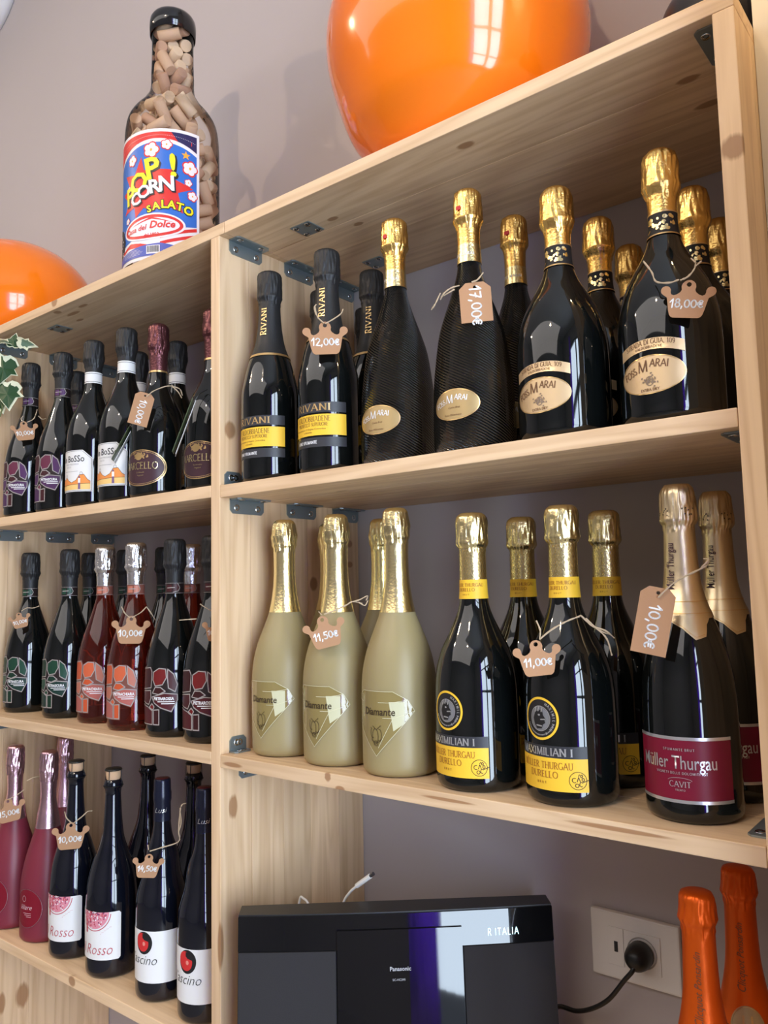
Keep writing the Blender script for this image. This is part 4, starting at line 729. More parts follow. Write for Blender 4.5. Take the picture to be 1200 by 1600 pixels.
GA, GB = 'sparkling wine bottles on the middle shelf right of the upright', 'sparkling wine bottles on the lower shelf right of the upright'
GC, GD, GE = 'red sparkling wine bottles on the upper left shelf', 'patchwork-label bottles on the middle left shelf', 'bottles on the lowest left shelf'
K = k_riv()
for (x, y), ps, t in (((.0632, .0405), 0, 'black sparkling bottle with yellow-banded label, leftmost in front beside the wooden upright'), ((.1770, .0401), 0, 'yellow-banded black bottle wearing the 12,00€ crown tag, second from the upright'),
    ((.1774, .1354), 4, 'matt-black-foiled bottle standing behind the 12,00€ one, gold lettering on its neck'), ((.0699, .1437), 6, 'black-foiled bottle almost hidden between and behind the two front yellow-banded bottles'), ((.0713, .2485), 0, 'rearmost black-foiled bottle by the back wall, only its dark hood showing')):
    K.place(x, y, 0, ps, t, GA)
K = k_fmb()
for (x, y), ps, t in (((.2879, .0485), -4, 'ribbed black bottle with gold badge and no price tag, left of the 17,00€ one'), ((.4013, .0462), -4, 'ribbed black bottle with gold badge wearing the 17,00€ kraft tag'), ((.4096, .1430), 0, 'ribbed black bottle with gold hood standing behind the 17,00€ one')):
    K.place(x, y, 0, ps, t, GA)
K = k_fmg()
for (x, y), ps, t in (((.5145, .0492), 0, 'broad black bottle with oval and arched gold labels, untagged, front of its row'), ((.6305, .0492), 0, 'broad gold-labelled black bottle wearing the 18,00€ crown tag, tallest at the right end'),
    ((.5193, .1500), 3, 'gold-hooded broad bottle directly behind the untagged gold-labelled one'), ((.5176, .2508), 0, 'third gold-hooded bottle back in the untagged row, mostly hidden'), ((.6306, .1500), 0, 'gold-hooded broad bottle behind the 18,00€ one'), ((.6306, .2508), 2, 'rearmost gold-hooded bottle beside the right upright')):
    K.place(x, y, 0, ps, t, GA)
K = k_dia()
for (x, y), ps, t in (((.0615, .0670), 0, 'frosted pale yellow bottle with diamond window, leftmost beside the upright'), ((.1653, .0631), 0, 'frosted pale yellow bottle wearing the 11,50€ crown tag'), ((.2696, .0606), 0, 'frosted pale yellow bottle with diamond window, rightmost of the front three'),
    ((.0600, .1650), 0, 'frosted bottle behind the leftmost pale one, gold neck showing'), ((.1606, .1663), 0, 'frosted bottle behind the 11,50€ one, gold neck beside the rightmost pale bottle')):
    K.place(x, y, ZB, ps, t, GB)
K = k_max()
for (x, y), ps, t in (((.3856, .0567), 0, 'black bottle with round emblem and yellow label, untagged, next to the pale bottles'), ((.4989, .0605), 0, 'black bottle with round emblem and yellow label wearing the 11,00€ crown tag'),
    ((.3961, .1560), 6, 'yellow-necked black bottle behind the untagged emblem bottle'), ((.5051, .1590), 10, 'yellow-necked black bottle behind the 11,00€ one')):
    K.place(x, y, ZB, ps, t, GB)
K = k_cav()
K.place(.6226, .0684, ZB, 0, 'large bottle with crimson label and champagne foil wearing the 10,00€ kraft tag', GB); K.place(.6313, .1640, ZB, 4, 'crimson-labelled bottle behind the tagged one by the right upright', GB)
K = k_pet('scura')
for (x, y), ps, t in (((-.6346, .047), 0, 'violet patchwork-label bottle wearing a 10,00€ crown tag, next to the ivy'), ((-.5235, .0525), 0, 'violet patchwork-label bottle without a tag, second from the left'), ((-.6240, .1420), 0, 'black-foiled bottle behind the two violet patchwork-label bottles'), ((-.5180, .1900), 0, 'short-looking dark hooded bottle seen between the two white-label bottles')):
    K.place(x, y, DL, ps, t, GC)
K = k_bos()
for (x, y), ps, t in (((-.4055, .0455), 0, 'dark bottle with white landscape label, left one of the pair'), ((-.3020, .0455), 0, 'dark bottle with white landscape label, right one beside the kraft tag'), ((-.4059, .1400), 0, 'white-necked dark bottle behind the right landscape-label bottle'), ((-.2992, .1500), 0, 'black-capped bottle behind the violet-brown foiled bottle')):
    K.place(x, y, DL, ps, t, GC)
K = k_mar()
K.place(-.2112, .0460, DL, 0, 'brown-foiled bottle with oval aubergine label and kraft luggage tag', GC); K.place(-.0880, .0620, DL, 0, 'brown-foiled oval-label bottle half hidden by the upright, leaflet hanging on it', GC)
K = k_bos(); K.place(-.1900, .1600, DL, 0, 'black-capped bottle farthest right behind the brown-foiled pair', GC)
z2 = ZB + DL
K = k_pet('green')
for (x, y), ps, t in (((-.6740, .0749), 0, 'green patchwork-label bottle wearing a 10,00€ crown tag at the photo edge'), ((-.5310, .0776), 0, 'green patchwork-label bottle without tag, second in front'), ((-.6272, .1784), 0, 'black-hooded bottle behind, left of the untagged silver-hooded rosé'), ((-.4970, .1766), 0, 'black-hooded bottle seen between the two silver-hooded rosé bottles'), ((-.3900, .1900), 0, 'black-hooded bottle just left behind the red patchwork-label bottle')):
    K.place(x, y, z2, ps, t, GD)
K = k_pet('chiara')
for (x, y), ps, t in (((-.4185, .0818), 0, 'silver-hooded rosé bottle with salmon patchwork label, untagged'), ((-.3022, .0679), 0, 'silver-hooded rosé bottle with salmon patchwork label and 10,00€ crown tag'), ((-.2903, .1769), 0, 'silver-hooded bottle standing behind the red patchwork-label bottles')):
    K.place(x, y, z2, ps, t, GD)
K = k_pet('rossa')
K.place(-.1928, .0668, z2, 0, 'black-hooded bottle with dark red patchwork label, fully visible', GD); K.place(-.0970, .0677, z2, 0, 'dark red patchwork-label bottle cut off by the wooden upright', GD)
K = k_pnk()
for (x, y), ps, t in (((-.6725, .0520), 0, 'pink frosted bottle wearing the 15,00€ crown tag, leftmost'), ((-.5635, .0607), 0, 'pink frosted bottle with round dark label, right of the 15,00€ one'), ((-.6810, .1600), 0, 'pink-foiled bottle standing behind the two front pink ones')):
    K.place(x, y, ZC, ps, t, GE)
K = k_ros()
for (x, y), ps, t in (((-.4584, .0542), 0, 'slim corked bottle with red script label wearing a 10,00€ crown tag'), ((-.3424, .0544), 0, 'slim corked bottle with red script label and no tag')): K.place(x, y, ZC, ps, t, GE)
K = k_ros(True)
for (x, y), t in (((-.3900, .1560), 'slim dark corked bottle standing behind, just left of the 14,50€ bottle'), ((-.2650, .1620), 'slim dark corked bottle behind the red-drop label bottles')): K.place(x, y, ZC, 0, t, GE)
K = k_acc()
K.place(-.2098, .0570, ZC, 0, 'slim bottle with white red-drop label wearing the 14,50€ crown tag', GE); K.place(-.1042, .0567, ZC, 0, 'slim bottle with white red-drop label beside the upright', GE)
K = k_veu()
K.place(.6210, .0620, ZC, 0, 'orange-foiled bottle in front of the wall socket, bottom right', 'orange-foiled bottles at the bottom right'); K.place(.6340, .1530, ZC, 0, 'shaded orange-foiled bottle with round seal, behind at the far right', 'orange-foiled bottles at the bottom right')

# ================================================================ price tags
kraft = mat('kraft_card', (.44, .235, .12), .75, bump=(300, .15, .0006)); jute = mat('jute_string', (.50, .38, .25), .9); chalk = mat('white_marker', (.88, .87, .85), .5)
def slab(loops, t):
    """flat shape (x, z) with thickness t behind it, front face towards -y"""
    V2, F2 = s_poly(loops[0], loops[1:]); n = len(V2)
    V = [(x, 0, z) for x, z in V2] + [(x, t, z) for x, z in V2]; F = []
    for f in F2:
        a, b, c = [V2[i] for i in f[:3]]; ccw = (b[0] - a[0]) * (c[1] - a[1]) - (b[1] - a[1]) * (c[0] - a[0]) > 0
        f = f if ccw else tuple(reversed(f)); F.append(f); F.append(tuple(i + n for i in reversed(f)))
    k = 0
    for l in loops:
        m = len(l)
        for i in range(m): a, b = k + i, k + (i + 1) % m; F.append((a, b, b + n, a + n))
        k += m
    return V, F
def crown_loops(w):
    N = lambda x, y: ((x - 422) / 440 * w, (295 - y) / 440 * w)
    def A(cx, cy, r, a0, a1, n=9): return [N(cx + r * math.cos(R_(a0 + (a1 - a0) * i / n)), cy - r * math.sin(R_(a0 + (a1 - a0) * i / n))) for i in range(n + 1)]
    o = [N(268, 330), N(280, 390), N(292, 430), N(304, 446), N(322, 455), N(522, 455), N(540, 446), N(552, 430), N(564, 390), N(576, 330), N(586, 285)]
    o += A(600, 228, 40, -60, 195) + [N(554, 258), N(534, 266), N(510, 258), N(484, 238)] + A(422, 192, 58, -25, 205) + [N(360, 238), N(334, 258), N(310, 266), N(290, 258)] + A(244, 228, 40, -15, 240) + [N(258, 285)]
    return [o, ell(*N(422, 172), 20 / 440 * w, 20 / 440 * w, 12)]
def lug_loops(w, h):
    return [[(-w / 2, -h / 2), (w / 2, -h / 2), (w / 2, h / 2 - .2 * w), (w * .28, h / 2), (-w * .28, h / 2), (-w / 2, h / 2 - .2 * w)], ell(0, h / 2 - .16 * w, .055 * w, .055 * w, 12)]
TAGL = {'p1': 'kraft crown price tag 10,00€ on the violet patchwork-label bottle beside the ivy', 'mc1': 'kraft luggage tag 10,00€ on the brown-foiled oval-label bottle', 'g1': 'kraft crown tag 10,00€ on the leftmost green patchwork-label bottle',
 's2': 'kraft crown tag 10,00€ on the silver-hooded rosé bottle', 'r2': 'kraft crown tag half hidden behind the upright, on the dark red patchwork-label bottle', 'k1': 'kraft crown tag 15,00€ on the leftmost pink frosted bottle',
 'ro1': 'kraft crown tag 10,00€ on the slim corked bottle with red script', 'a1': 'kraft crown tag 14,50€ on the slim red-drop label bottle', 'r2v': 'kraft crown tag 12,00€ on the yellow-banded black bottle', 'f2': 'kraft luggage tag 17,00€ on the ribbed black bottle',
 'G2': 'kraft crown tag 18,00€ on the broad gold-labelled bottle', 'd2': 'kraft crown tag 11,50€ on the frosted pale yellow bottle', 'm2': 'kraft crown tag 11,00€ on the emblem bottle with yellow label', 'c1': 'kraft luggage tag 10,00€ on the crimson-label bottle'}
for nm, kind, pos, yaw, roll, wd, hg, txt, strs in TAGS:
    t = thing('price_tag', TAGL[nm], 'price tag', pos, 0, 'kraft price tags on the bottles')
    Rm = Matrix.Rotation(R_(yaw), 3, 'Z') @ Matrix.Rotation(-R_(roll), 3, 'Y')
    loops = crown_loops(wd) if kind == 'c' else lug_loops(wd, hg)
    V, F = slab(loops, .0007); V = [tuple(Rm @ Vector(v)) for v in V]; o = link('card', mesh('card', V, F, kraft), None, t)
    S = move(s_hand(txt, wd * .17, .16), wd * .004, -wd * .09) if kind == 'c' else move(s_hand(txt, wd * .36, .14), 0, -hg * .1, -math.pi / 2)
    link('handwriting', mesh('handwriting', [tuple(Rm @ Vector((x, -.0003, z))) for x, z in S[0]], S[1], chalk), None, o)
    V, F = [], []
    for s in strs:
        P = [Vector(p) - Vector(pos) for p in smooth_path(s, 5)]; tube_geo(P, .00085, 6, V, F, jit=.3)
    link('string', mesh('string', V, F, jute), None, t)
# folded leaflets hanging from two bottle necks
def leaflet(top, bot, label):
    t = thing('folded_leaflet', label, 'leaflet', top, 0, 'folded leaflets hanging from bottle necks'); E = Vector(bot) - Vector(top)
    for k, (ang, m_) in enumerate(((-36, mat('leaflet_print', (.10, .13, .06), .35)), (-30, mat('leaflet_white', (.72, .72, .72), .4)))):
        wv = Vector((math.sin(R_(62 + ang + 22)), -math.cos(R_(62 + ang + 22)), 0)) * .026; n = E.cross(wv).normalized() * .0006; o_ = Vector((.0022 * k, .001 * k, -.004 * k))
        P = [o_, o_ + wv, o_ + wv + E, o_ + E]; V = [tuple(p) for p in P] + [tuple(p + n) for p in P]
        link('page', mesh('page', V, [(3, 2, 1, 0), (4, 5, 6, 7), (0, 1, 5, 4), (1, 2, 6, 5), (2, 3, 7, 6), (3, 0, 4, 7)], m_), None, t)
    V, F = tube_geo(smooth_path([(0, 0, 0), (.006, .006, .012), (.012, .016, .02)], 4), .0006, 5); link('string', mesh('string', V, F, wire_m), None, t)
leaflet((-.0775, .0149, .1372), (-.0950, -.0082, .0557), 'folded leaflet hanging edge-on from the bottle beside the upright'); leaflet((-.2489, .0210, .1200), (-.2652, -.0005, .0653), 'thin leaflet hanging below the kraft luggage tag')

# ================================================================ large vessels on top of the unit
def opl(name, col):
    m = mat(name, col, .16, 0, .6, sss=.15); return m
orange_pl = opl('glossy_orange_plastic', (1.0, .215, .006))
def vessel(name, label, x, y, prof, m, cap):
    t = thing(name, label, 'vessel', (x, y, TOP + .0003)); P = [(z * mm, r * mm) for z, r in curve_prof(prof)]
    V, F = lathe(P, 96, cap_top=cap, cap_bot=True); link('shell', mesh('shell', V, F, m), None, t, True)
    return t
v = vessel('orange_ice_bucket', 'big glossy orange bucket on the top board, cut off by the photo top', .346, .121, [(0, 88), (10, 98), (36, 123), (63, 146), (109, 163), (150, 173.5), (182, 176), (205, 174), (229, 168), (256, 156), (300, 132), (345, 112), (360, 108)], orange_pl, False)
V, F = tube_geo([(.108 * math.cos(i * math.pi / 32), .108 * math.sin(i * math.pi / 32), .360) for i in range(64)], .0035, 8, closed=True); link('rim', mesh('rim', V, F, orange_pl), None, v, True)
vessel('orange_bowl', 'glossy orange rounded vessel at the left edge of the top board', -.862, .118, [(0, 126), (12, 148), (40, 170), (75, 182), (110, 183), (145, 176), (180, 159), (212, 130), (236, 93), (248, 53), (252, 8)], orange_pl, True)
vessel('black_dome', 'small black rounded object at the right end of the top board', .672, .10, [(0, 46), (8, 49), (35, 50), (60, 43), (74, 33), (84, 17), (87, 2)], mat('black_plastic', (.012, .01, .012), .35), True)

# ================================================================ giant clear bottle full of corks
PX, PY = -.2895, .130
clear = bpy.data.materials.new('clear_plastic'); clear.use_nodes = True; nt = clear.node_tree; nt.nodes.clear()
out = nt.nodes.new('ShaderNodeOutputMaterial'); mxs = nt.nodes.new('ShaderNodeMixShader'); tr = nt.nodes.new('ShaderNodeBsdfTransparent'); gl = nt.nodes.new('ShaderNodeBsdfGlossy'); fz = nt.nodes.new('ShaderNodeFresnel')
tr.inputs[0].default_value = (.97, .96, .95, 1); gl.inputs['Roughness'].default_value = .06; fz.inputs[0].default_value = 1.2
nt.links.new(fz.outputs[0], mxs.inputs[0]); nt.links.new(tr.outputs[0], mxs.inputs[1]); nt.links.new(gl.outputs[0], mxs.inputs[2]); nt.links.new(mxs.outputs[0], out.inputs[0])
pop = thing('giant_clear_bottle', 'giant clear bottle filled with wine corks, with bright popcorn label', 'bottle', (PX, PY, TOP + .0003))
pp = [(0, 78), (6, 84), (14, 85.8), (198, 85.8), (285, 85.2), (323, 80.7), (342, 71), (361, 55.8), (387, 41.4), (425, 39), (483, 38), (505, 39.5), (522, 40.5)]
PP = [(z * mm, r * mm) for z, r in curve_prof(pp)]
V, F = lathe(PP, 72, cap_bot=True); link('clear_shell', mesh('clear_shell', V, F, clear), None, pop, True)
V, F = lathe([(.5, .0405), (.5005, .0418), (.523, .0428), (.531, .0420), (.537, .0390), (.542, .031), (.545, .018), (.546, .003)], 56, cap_top=True); link('black_cap', mesh('black_cap', V, F, mat('gloss_black_cap', (.012, .012, .013), .12, 0, .4)), None, pop, True)
Rp = .0858; X = lambda a: R_(a) * Rp
def Lp(name, S, m, off, parent): return link(name, from_bm(name, wrap(S, PP, off, Rp), m), None, parent, True)
blue = mat('label_blue', (.035, .16, .58), .4); red = mat('label_red', (.72, .035, .03), .4); navy = mat('label_navy', (.03, .025, .10), .4); yel = mat('label_yellow', (.90, .80, .02), .4); wht = mat('label_white', (.86, .83, .84), .4); lblack = mat('label_black', (.015, .015, .02), .4); orng = mat('label_orange', (.95, .42, .05), .4)
x0, x1 = X(-34), X(86); z0, z1 = .034, .271; lab = Lp('popcorn_label', s_rect(x0, x1, z0, z1), wht, .0004, pop); bx0, bx1 = X(-31.5), X(82.5)
arcz = lambda a: .247 - .0000062 * (a - 36) ** 2 * 1.35 if a > 36 else .247 - .0000068 * (a - 36) ** 2
AS = [i for i in range(-31, 83, 3)] + [82.5]
Lp('red_arch', s_poly([(bx0, .265), (bx0, .225)] + [(X(a), arcz(a) + .006) for a in AS] + [(bx1, .265)]), red, .0006, lab)
Lp('navy_corner', s_poly([(X(52), .265), (X(60), arcz(60) + .006)] + [(X(a), arcz(a) + .006) for a in (66, 72, 78, 82.5)] + [(bx1, .265)]), navy, .0008, lab)
Lp('dotted_line', join(*[s_ell(X(a), .2585 - .0000035 * (a - 36) ** 2, .0006, .0006, 5) for a in range(-26, 82, 2)]), wht, .0010, lab)
Lp('blue_field', s_poly([(bx0, .063), (bx1, .098)] + [(X(a), arcz(a) - .001) for a in reversed(AS)]), blue, .0006, lab)
def star(cx, cy, n, r0, r1, rnd=None, rotd=0, sx=1):
    P = []
    for i in range(2 * n):
        a = R_(rotd) + math.pi * i / n; r = (r1 if i % 2 == 0 else r0) * (1 + (rnd.uniform(-.25, .25) if rnd else 0)); P.append((cx + r * math.cos(a) * sx, cy + r * math.sin(a)))
    return P
Lp('red_burst', s_poly([(X(a), z * mm) for a, z in [(16, 222), (20, 196), (34, 206), (36, 196), (58, 196), (56, 178), (78, 166), (60, 154), (66, 118), (44, 130), (30, 118), (20, 128), (8, 112), (6, 132), (-14, 126), (-4, 146), (-18, 166), (-2, 172), (-12, 198), (6, 192)]]), red, .0008, lab)
corn = [(29, 232, 1.25), (47, 241, .85), (2, 220, .9), (74, 203, 1.2), (72, 176, .6), (77, 153, .8), (-4, 170, .5), (-6, 112, .5)]
for a, z, s in corn:
    Lp('popcorn_outline', join(*[s_ell(X(a) + .0065 * s * math.cos(q), z * mm + .0065 * s * math.sin(q), .0062 * s, .0062 * s, 12) for q in (0, 1.3, 2.6, 3.8, 5)]), red, .0010, lab)
    Lp('popcorn_puff', join(*[s_ell(X(a) + .0058 * s * math.cos(q), z * mm + .0058 * s * math.sin(q), .0048 * s, .0048 * s, 12) for q in (0, 1.3, 2.6, 3.8, 5)], s_ell(X(a), z * mm, .005 * s, .005 * s, 12)), wht, .0012, lab)
Lp('popcorn_hearts', join(*[s_ell(X(a), z * mm, .0018 * s, .0022 * s, 8) for a, z, s in corn]), orng, .0014, lab); Lp('orange_star', s_poly(star(X(69), .2255, 5, .0036, .0085, None, 90)), orng, .0010, lab)
def letters(txt, spec, bold, sh=None):
    return join(*[move(s_text(ch, h, 0, bold), X(a), z * mm, R_(r)) for ch, (a, z, h, r) in zip(txt, spec)])
POPS = [(-1, 141, .031, 4), (14, 160, .034, 10), (32, 180, .038, 10), (55, 184, .040, 4)]
Lp('letter_shadow', move(letters('POP!', POPS, .055), .002, -.0025), lblack, .0012, lab); Lp('pop_lettering', letters('POP!', POPS, .03), yel, .0015, lab)
CS = [(10, 136, .022, 14), (21.5, 146, .023, 12), (34, 153, .024, 8), (47.5, 157, .026, 3)]
Lp('corn_shadow', move(letters('CORN', CS, .055), .0016, -.002), lblack, .0017, lab); Lp('corn_lettering', letters('CORN', CS, .03), wht, .0020, lab)
SS = [(28, 118, .012, 14), (36, 122, .013, 8), (44.5, 124.5, .014, 2), (52.5, 124, .014, -4), (61.5, 122, .014, -8), (71, 117, .015, -14)]
Lp('salato_shadow', letters('SALATO', SS, .09), lblack, .0017, lab); Lp('salato_lettering', letters('SALATO', SS, .035), yel, .0020, lab)
Lp('stripes_ground', s_poly([(bx0, .040), (bx1, .040), (bx1, .096), (X(60), .082), (X(20), .066), (bx0, .066)]), wht, .0008, lab)
Lp('red_stripes', join(*[s_poly([(X(a), (zc + k * 12 + h_) * mm) for a, zc, h_ in ((40, 58, 0), (58, 66, 0), (82.5, 78, 0), (82.5, 78, 6), (58, 66, 6), (40, 58, 6))]) for k in (0, 1)] + [s_poly([(X(-22), .056), (X(0), .068), (X(16), .064), (X(30), .058), (X(14), .057), (X(-4), .060), (X(-14), .055)])]), red, .0010, lab)
ov = Lp('oval_sign', s_poly(ell(X(28.5), .0925, .0605, .0235, 44, rot=.05)), wht, .0012, lab); Lp('oval_ring', s_poly(ell(X(28.5), .0925, .0565, .0205, 44, rot=.05), [ell(X(28.5), .0925, .0505, .0155, 44, rot=.05)]), red, .0014, ov)
Lp('roof_mark', s_poly([(X(2), .096), (X(30), .109), (X(56), .099), (X(30), .1055)]), red, .0015, ov); Lp('sign_script', join(move(fit(s_text('Casa del', .0092, .25, .015), .048), X(9), .086, .08), move(fit(s_text('Dolce', .0125, .25, .03), .044), X(42.5), .0895, .02)), red, .0018, ov); Lp('sign_small', move(s_text('dal 1950', .0055, 0, .03), X(30), .0745, .03), red, .0018, ov)
Lp('blue_footer', s_poly([(bx0, .040), (bx1, .040), (bx1, .052), (X(40), .062), (X(10), .058), (bx0, .050)]), mat('footer_blue', (.10, .13, .48), .4), .0012, lab)
Lp('barcode_ground', s_rect(X(24), X(40), .043, .058), wht, .0014, lab); rn = random.Random(1); xx = X(25); bars = []
while xx < X(39): wb = rn.choice((.0004, .0007, .0011)); bars.append(s_rect(xx, xx + wb, .0455, .057)); xx += wb + rn.choice((.0005, .0009))
Lp('barcode_bars', join(*bars), lblack, .0016, lab); Lp('small_print', join(*[s_rect(X(-14), X(rn.uniform(10, 20)), .0445 + i * .0022, .0449 + i * .0022) for i in range(5)] + [s_rect(X(44), X(rn.uniform(60, 72)), .0445 + i * .0022, .0449 + i * .0022) for i in range(3)]), wht, .0014, lab)
rn = random.Random(12); Lp('starry_corner', s_poly([(bx0, .05), (X(-16), .056), (X(-12), .078), (X(-18), .10), (bx0, .11)]), lblack, .0009, lab); Lp('corner_stars', join(*[s_ell(rn.uniform(bx0 + .002, X(-15)), rn.uniform(.055, .1), .0013, .0015, 6) for _ in range(22)]), wht, .0011, lab)
# the corks: one mesh shared, three tones
cl = [(0, .0098), (.0006, .0105), (.0402, .0105), (.041, .0098)]; V, F = lathe([(z - .0205, r) for z, r in cl], 16, cap_top=True, cap_bot=True)
cms = [mesh('cork', V, F, mat('cork_tone_%d' % i, c, .8, bump=(240, .5, .0008))) for i, c in enumerate([(.62, .42, .28), (.72, .55, .38), (.50, .31, .21), (.80, .70, .56)])]
for me in cms:
    for p in me.polygons: p.use_smooth = abs(p.normal.z) < .5
rn = random.Random(9)
for i, (a, b, c, dx, dy, dz) in enumerate(CORKS):
    o = bpy.data.objects.new('wine_cork', cms[rn.choice((0, 0, 1, 1, 2, 3 if i % 5 == 0 else 1))]); C.objects.link(o)
    z = c * 1e-4; o.location = (PX + a * 1e-4, PY + b * 1e-4, TOP + .0003 + z); o.rotation_euler = Vector((dx, dy, dz)).to_track_quat('Z', 'Y').to_euler()
    wh, g_ = ('used wine cork in the neck of the giant bottle', 'corks in the neck of the giant bottle') if z > .38 else ('used wine cork in the giant bottle’s shoulder above the label', 'corks in the shoulder of the giant bottle') if z > .26 else ('used wine cork in the giant bottle right of the label', 'corks in the side of the giant bottle')
    tone = {0: 'tan', 1: 'light tan', 2: 'reddish brown', 3: 'whitish'}[cms.index(o.data)]
    tag(o, tone + ' ' + wh, 'cork', g_)

# ================================================================ compact stereo on the lowest right shelf
st = thing('compact_stereo', 'black glossy compact stereo with two speaker grilles, turned on the lowest right shelf', 'stereo', (.2185, .1085, ZC + .0003), R_(40.8))
HW, SH = .203, .2
fy = lambda x: -.007 * (1 - (x / HW) ** 2)
def curved(x0, x1, z0, z1, f0, f1, n=14, bev=0):
    """slab following the convex front between offsets f0 (front) and f1 (back, absolute when >.03)"""
    V, F = [], []
    for i in range(n + 1):
        x = x0 + (x1 - x0) * i / n; lean = lambda z: -.114 * (SH - z); yb = lambda z: f1 if f1 > .03 else fy(x) + f1 + lean(z)
        V += [(x, fy(x) + f0 + lean(z0), z0), (x, fy(x) + f0 + lean(z1), z1), (x, yb(z1), z1), (x, yb(z0), z0)]
    for i in range(n):
        a, b = i * 4, i * 4 + 4
        for k in range(4): F.append((a + k, a + (k + 1) % 4, b + (k + 1) % 4, b + k))
    F += [(3, 2, 1, 0), (n * 4, n * 4 + 1, n * 4 + 2, n * 4 + 3)]
    bm = bmesh.new(); vs = [bm.verts.new(v) for v in V]
    for f in F: bm.faces.new([vs[i] for i in f])
    bmesh.ops.recalc_face_normals(bm, faces=bm.faces)
    return bm
gloss = mat('piano_black', (.006, .006, .007), .035, 0, .5); cloth = mat('black_speaker_cloth', (.022, .020, .022), .85, bump=(900, .5, .0005)); satin = mat('satin_black', (.016, .016, .017), .4)
link('body', from_bm('body', curved(-HW, HW, 0, SH, .0, .031), satin), None, st)
link('top_band', from_bm('top_band', curved(-HW, HW, .158, SH - .0015, -.003, .002), gloss), None, st)
link('centre_panel', from_bm('centre_panel', curved(-.0765, .083, .004, .1815, -.007, .001), gloss), None, st)
for x0_, x1_, zt_ in ((-HW + .001, -.0785, .157), (.085, HW - .001, .157)): link('speaker_grille', from_bm('speaker_grille', curved(x0_, x1_, .006, zt_, -.004, .001), cloth), None, st)
def on_front(S, off): return [(x, fy(x) + off - .114 * (SH - z), z) for x, z in S[0]], S[1]
V, F = on_front(move(s_caps('R ITALIA', .0085, .12, .12, .28, 'c', False, sx=.8), .137, .168), -.0035)
link('display_lettering', mesh('display_lettering', V, F, mat('display_glow', (0, 0, 0), .5, emis=(.55, .9, 1), estr=4)), None, st)
V, F = on_front(join(move(s_text('Panasonic', .0048, 0, .02), .003, .134), move(s_text('SC-HC395', .0026), .001, .1225)), -.0075); link('front_lettering', mesh('front_lettering', V, F, mat('grey_lettering', (.42, .42, .44), .5)), None, st)
# white charging cable rising behind the stereo
t = thing('charging_cable', 'white charging cable sticking up behind the stereo, beside the wooden upright', 'cable', (.10, .15, ZC)); O = Vector((.10, .15, ZC)); cw = mat('white_cable', (.78, .76, .72), .4)
V, F = tube_geo([Vector(p) - O for p in smooth_path(USB1, 5)], .0018, 8); link('cord', mesh('cord', V, F, cw), None, t, True)
V, F = tube_geo([Vector(p) - O for p in USB2], .0035, 10); pl_ = link('plug', mesh('plug', V, F, cw), None, t)
e = Vector(USB2[-1]); d_ = (e - Vector(USB2[0])).normalized(); V, F = tube_geo([e - O, e + d_ * .007 - O], .0026, 8); link('metal_tip', mesh('metal_tip', V, F, mat('plug_metal', (.2, .2, .22), .3, .9)), None, pl_)

# ================================================================ wall socket, plug and power cord
so = thing('wall_socket', 'white rectangular wall socket plate with charging port on the grey wall', 'socket', (.4605, D, -.6215)); plw = mat('socket_white', (.86, .83, .79), .32)
B = lambda x0, x1, y0, y1, z0, z1, m, n, par, bev=.001: link(n, from_bm(n, box_bm(x0, x1, y0, y1, z0, z1, bev), m), None, par)
B(-.0585, .0585, -.009, 0, -.0415, .0415, plw, 'plate', so, .0025); B(-.0355, -.0135, -.0108, -.008, -.0235, .0235, plw, 'port_module', so, .0006); sm_ = B(-.0130, .0345, -.0108, -.008, -.0235, .0235, plw, 'socket_module', so, .0006)
B(-.0262, -.0212, -.0112, -.0100, -.0065, .0065, lblack, 'charging_port', so, .0003)
V, F = lathe([(0, .0195), (.0012, .0195), (.0014, .0185), (-.0004, .0175)], 36, cap_top=True); o = link('socket_well', mesh('socket_well', [(x + .0108, -.0108 - z, y) for x, y, z in V], [tuple(reversed(f)) for f in F], mat('socket_shade', (.45, .43, .40), .4)), None, so, True)
pc = thing('power_cord', 'black mains plug and cord running from the wall socket behind the stereo', 'cord', (.4713, D - .0125, -.6215)); O = Vector((.4713, D - .0125, -.6215)); rub = mat('black_rubber', (.014, .014, .014), .35)
V, F = lathe([(0, .0155), (.002, .0168), (.012, .0168), (.020, .0150), (.027, .0105), (.030, .004)], 28, cap_bot=True, cap_top=True)
link('plug', mesh('plug', [(x, -z, y) for x, y, z in V], [tuple(reversed(f)) for f in F], rub), None, pc, True)
V, F = tube_geo([Vector(p) - O for p in smooth_path([(.4713, .268, -.6240), (.4700, .262, -.632), (.459, .262, -.646), (.436, .264, -.676), (.411, .268, -.696), (.386, .272, -.708), (.357, .280, -.714), (.340, .290, -.735), (.335, .294, ZC + .004)], 6)], .0030, 10); link('cord', mesh('cord', V, F, rub), None, pc, True)

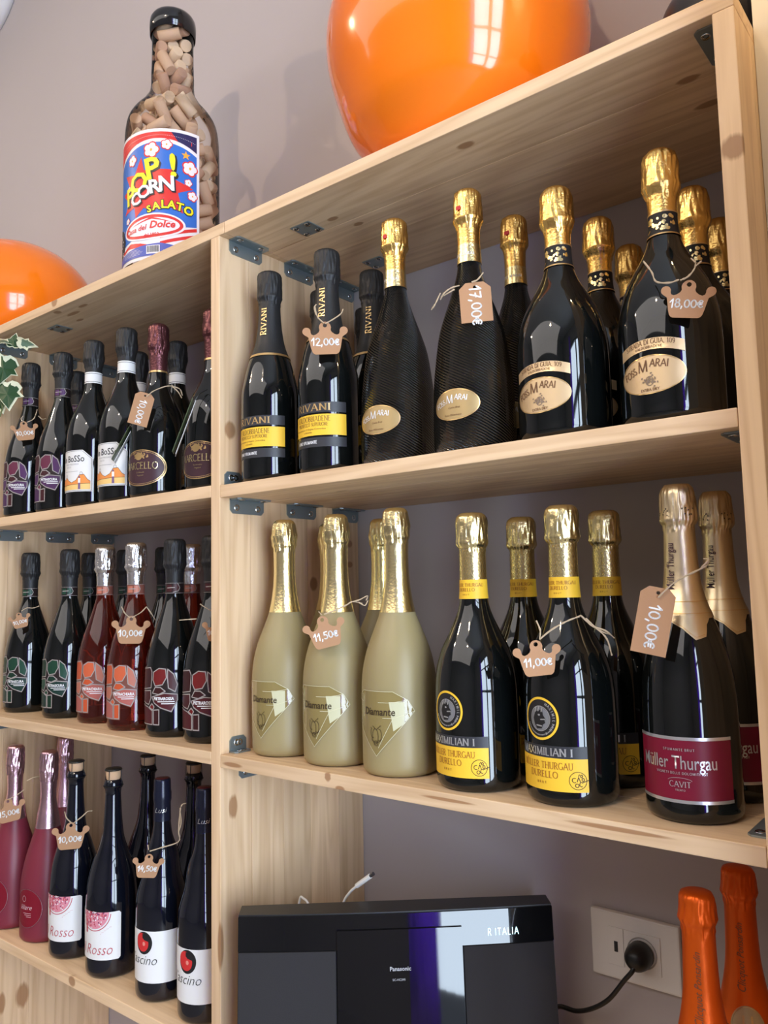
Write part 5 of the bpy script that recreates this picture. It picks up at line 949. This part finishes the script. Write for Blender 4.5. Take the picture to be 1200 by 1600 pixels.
# ================================================================ ivy hanging in front of the left unit
iv = thing('ivy_trail', 'variegated ivy trail with cream-edged leaves hanging at the left photo edge', 'plant', (-.70, -.012, .30)); O = Vector((-.70, -.012, .30))
grn_ = mat('ivy_green', (.022, .068, .022), .38, bump=(60, .3, .001)); gry = mat('ivy_grey_green', (.12, .19, .13), .42); crm = mat('ivy_cream', (.74, .74, .52), .45); stm = mat('ivy_stem', (.18, .22, .08), .6)
LEAF = [(0, 0), (.16, -.08), (.34, -.02), (.46, .16), (.36, .32), (.50, .52), (.30, .56), (.20, .74), (.08, .92), (0, 1.06), (-.08, .92), (-.20, .74), (-.30, .56), (-.50, .52), (-.36, .32), (-.46, .16), (-.34, -.02), (-.16, -.08)]
def leaf(pos, size, yaw, pitch, roll, m, inner=.78, shift=(0, 0), asp=1.0):
    Rm = Matrix.Rotation(R_(yaw), 3, 'Z') @ Matrix.Rotation(R_(pitch), 3, 'X') @ Matrix.Rotation(R_(roll), 3, 'Y'); c = Vector(pos) - O
    def mk(k, dy, sh):
        P = [(x * k * asp + sh[0], (z - .42) * k + .42 + sh[1]) for x, z in LEAF]; n = len(P); V, F = [], []
        for s in (0, 1):
            V += [((x) * size, (.16 * abs(x) * size + .03 * size * math.sin(7 * z) + dy + s * .0006), (z) * size) for x, z in P] + [(sh[0] * size, .0 + dy + s * .0006, (.42 + sh[1]) * size)]
        for i in range(n): j = (i + 1) % n; F += [(i, j, n), (j + n + 1, i + n + 1, 2 * n + 1), (i, i + n + 1, j + n + 1, j)]
        return [tuple(Rm @ Vector((v[0], v[1], -v[2])) + c) for v in V], F
    V, F = mk(1, 0, (0, 0)); a = link('leaf', mesh('leaf', V, F, crm), None, iv); V, F = mk(inner, -.0009, shift); link('green_centre', mesh('green_centre', V, F, m), None, a)
for args in IVY: leaf(*args[:5], (grn_, gry)[args[5]], *args[6:])
V, F = tube_geo([Vector(p) - O for p in smooth_path([(-.73, -.012, .40), (-.70, -.016, .36), (-.665, -.006, .335), (-.655, -.004, .30), (-.64, -.004, .272), (-.632, -.003, .245), (-.655, -.004, .20)], 6)], .0014, 6); link('stem', mesh('stem', V, F, stm), None, iv)
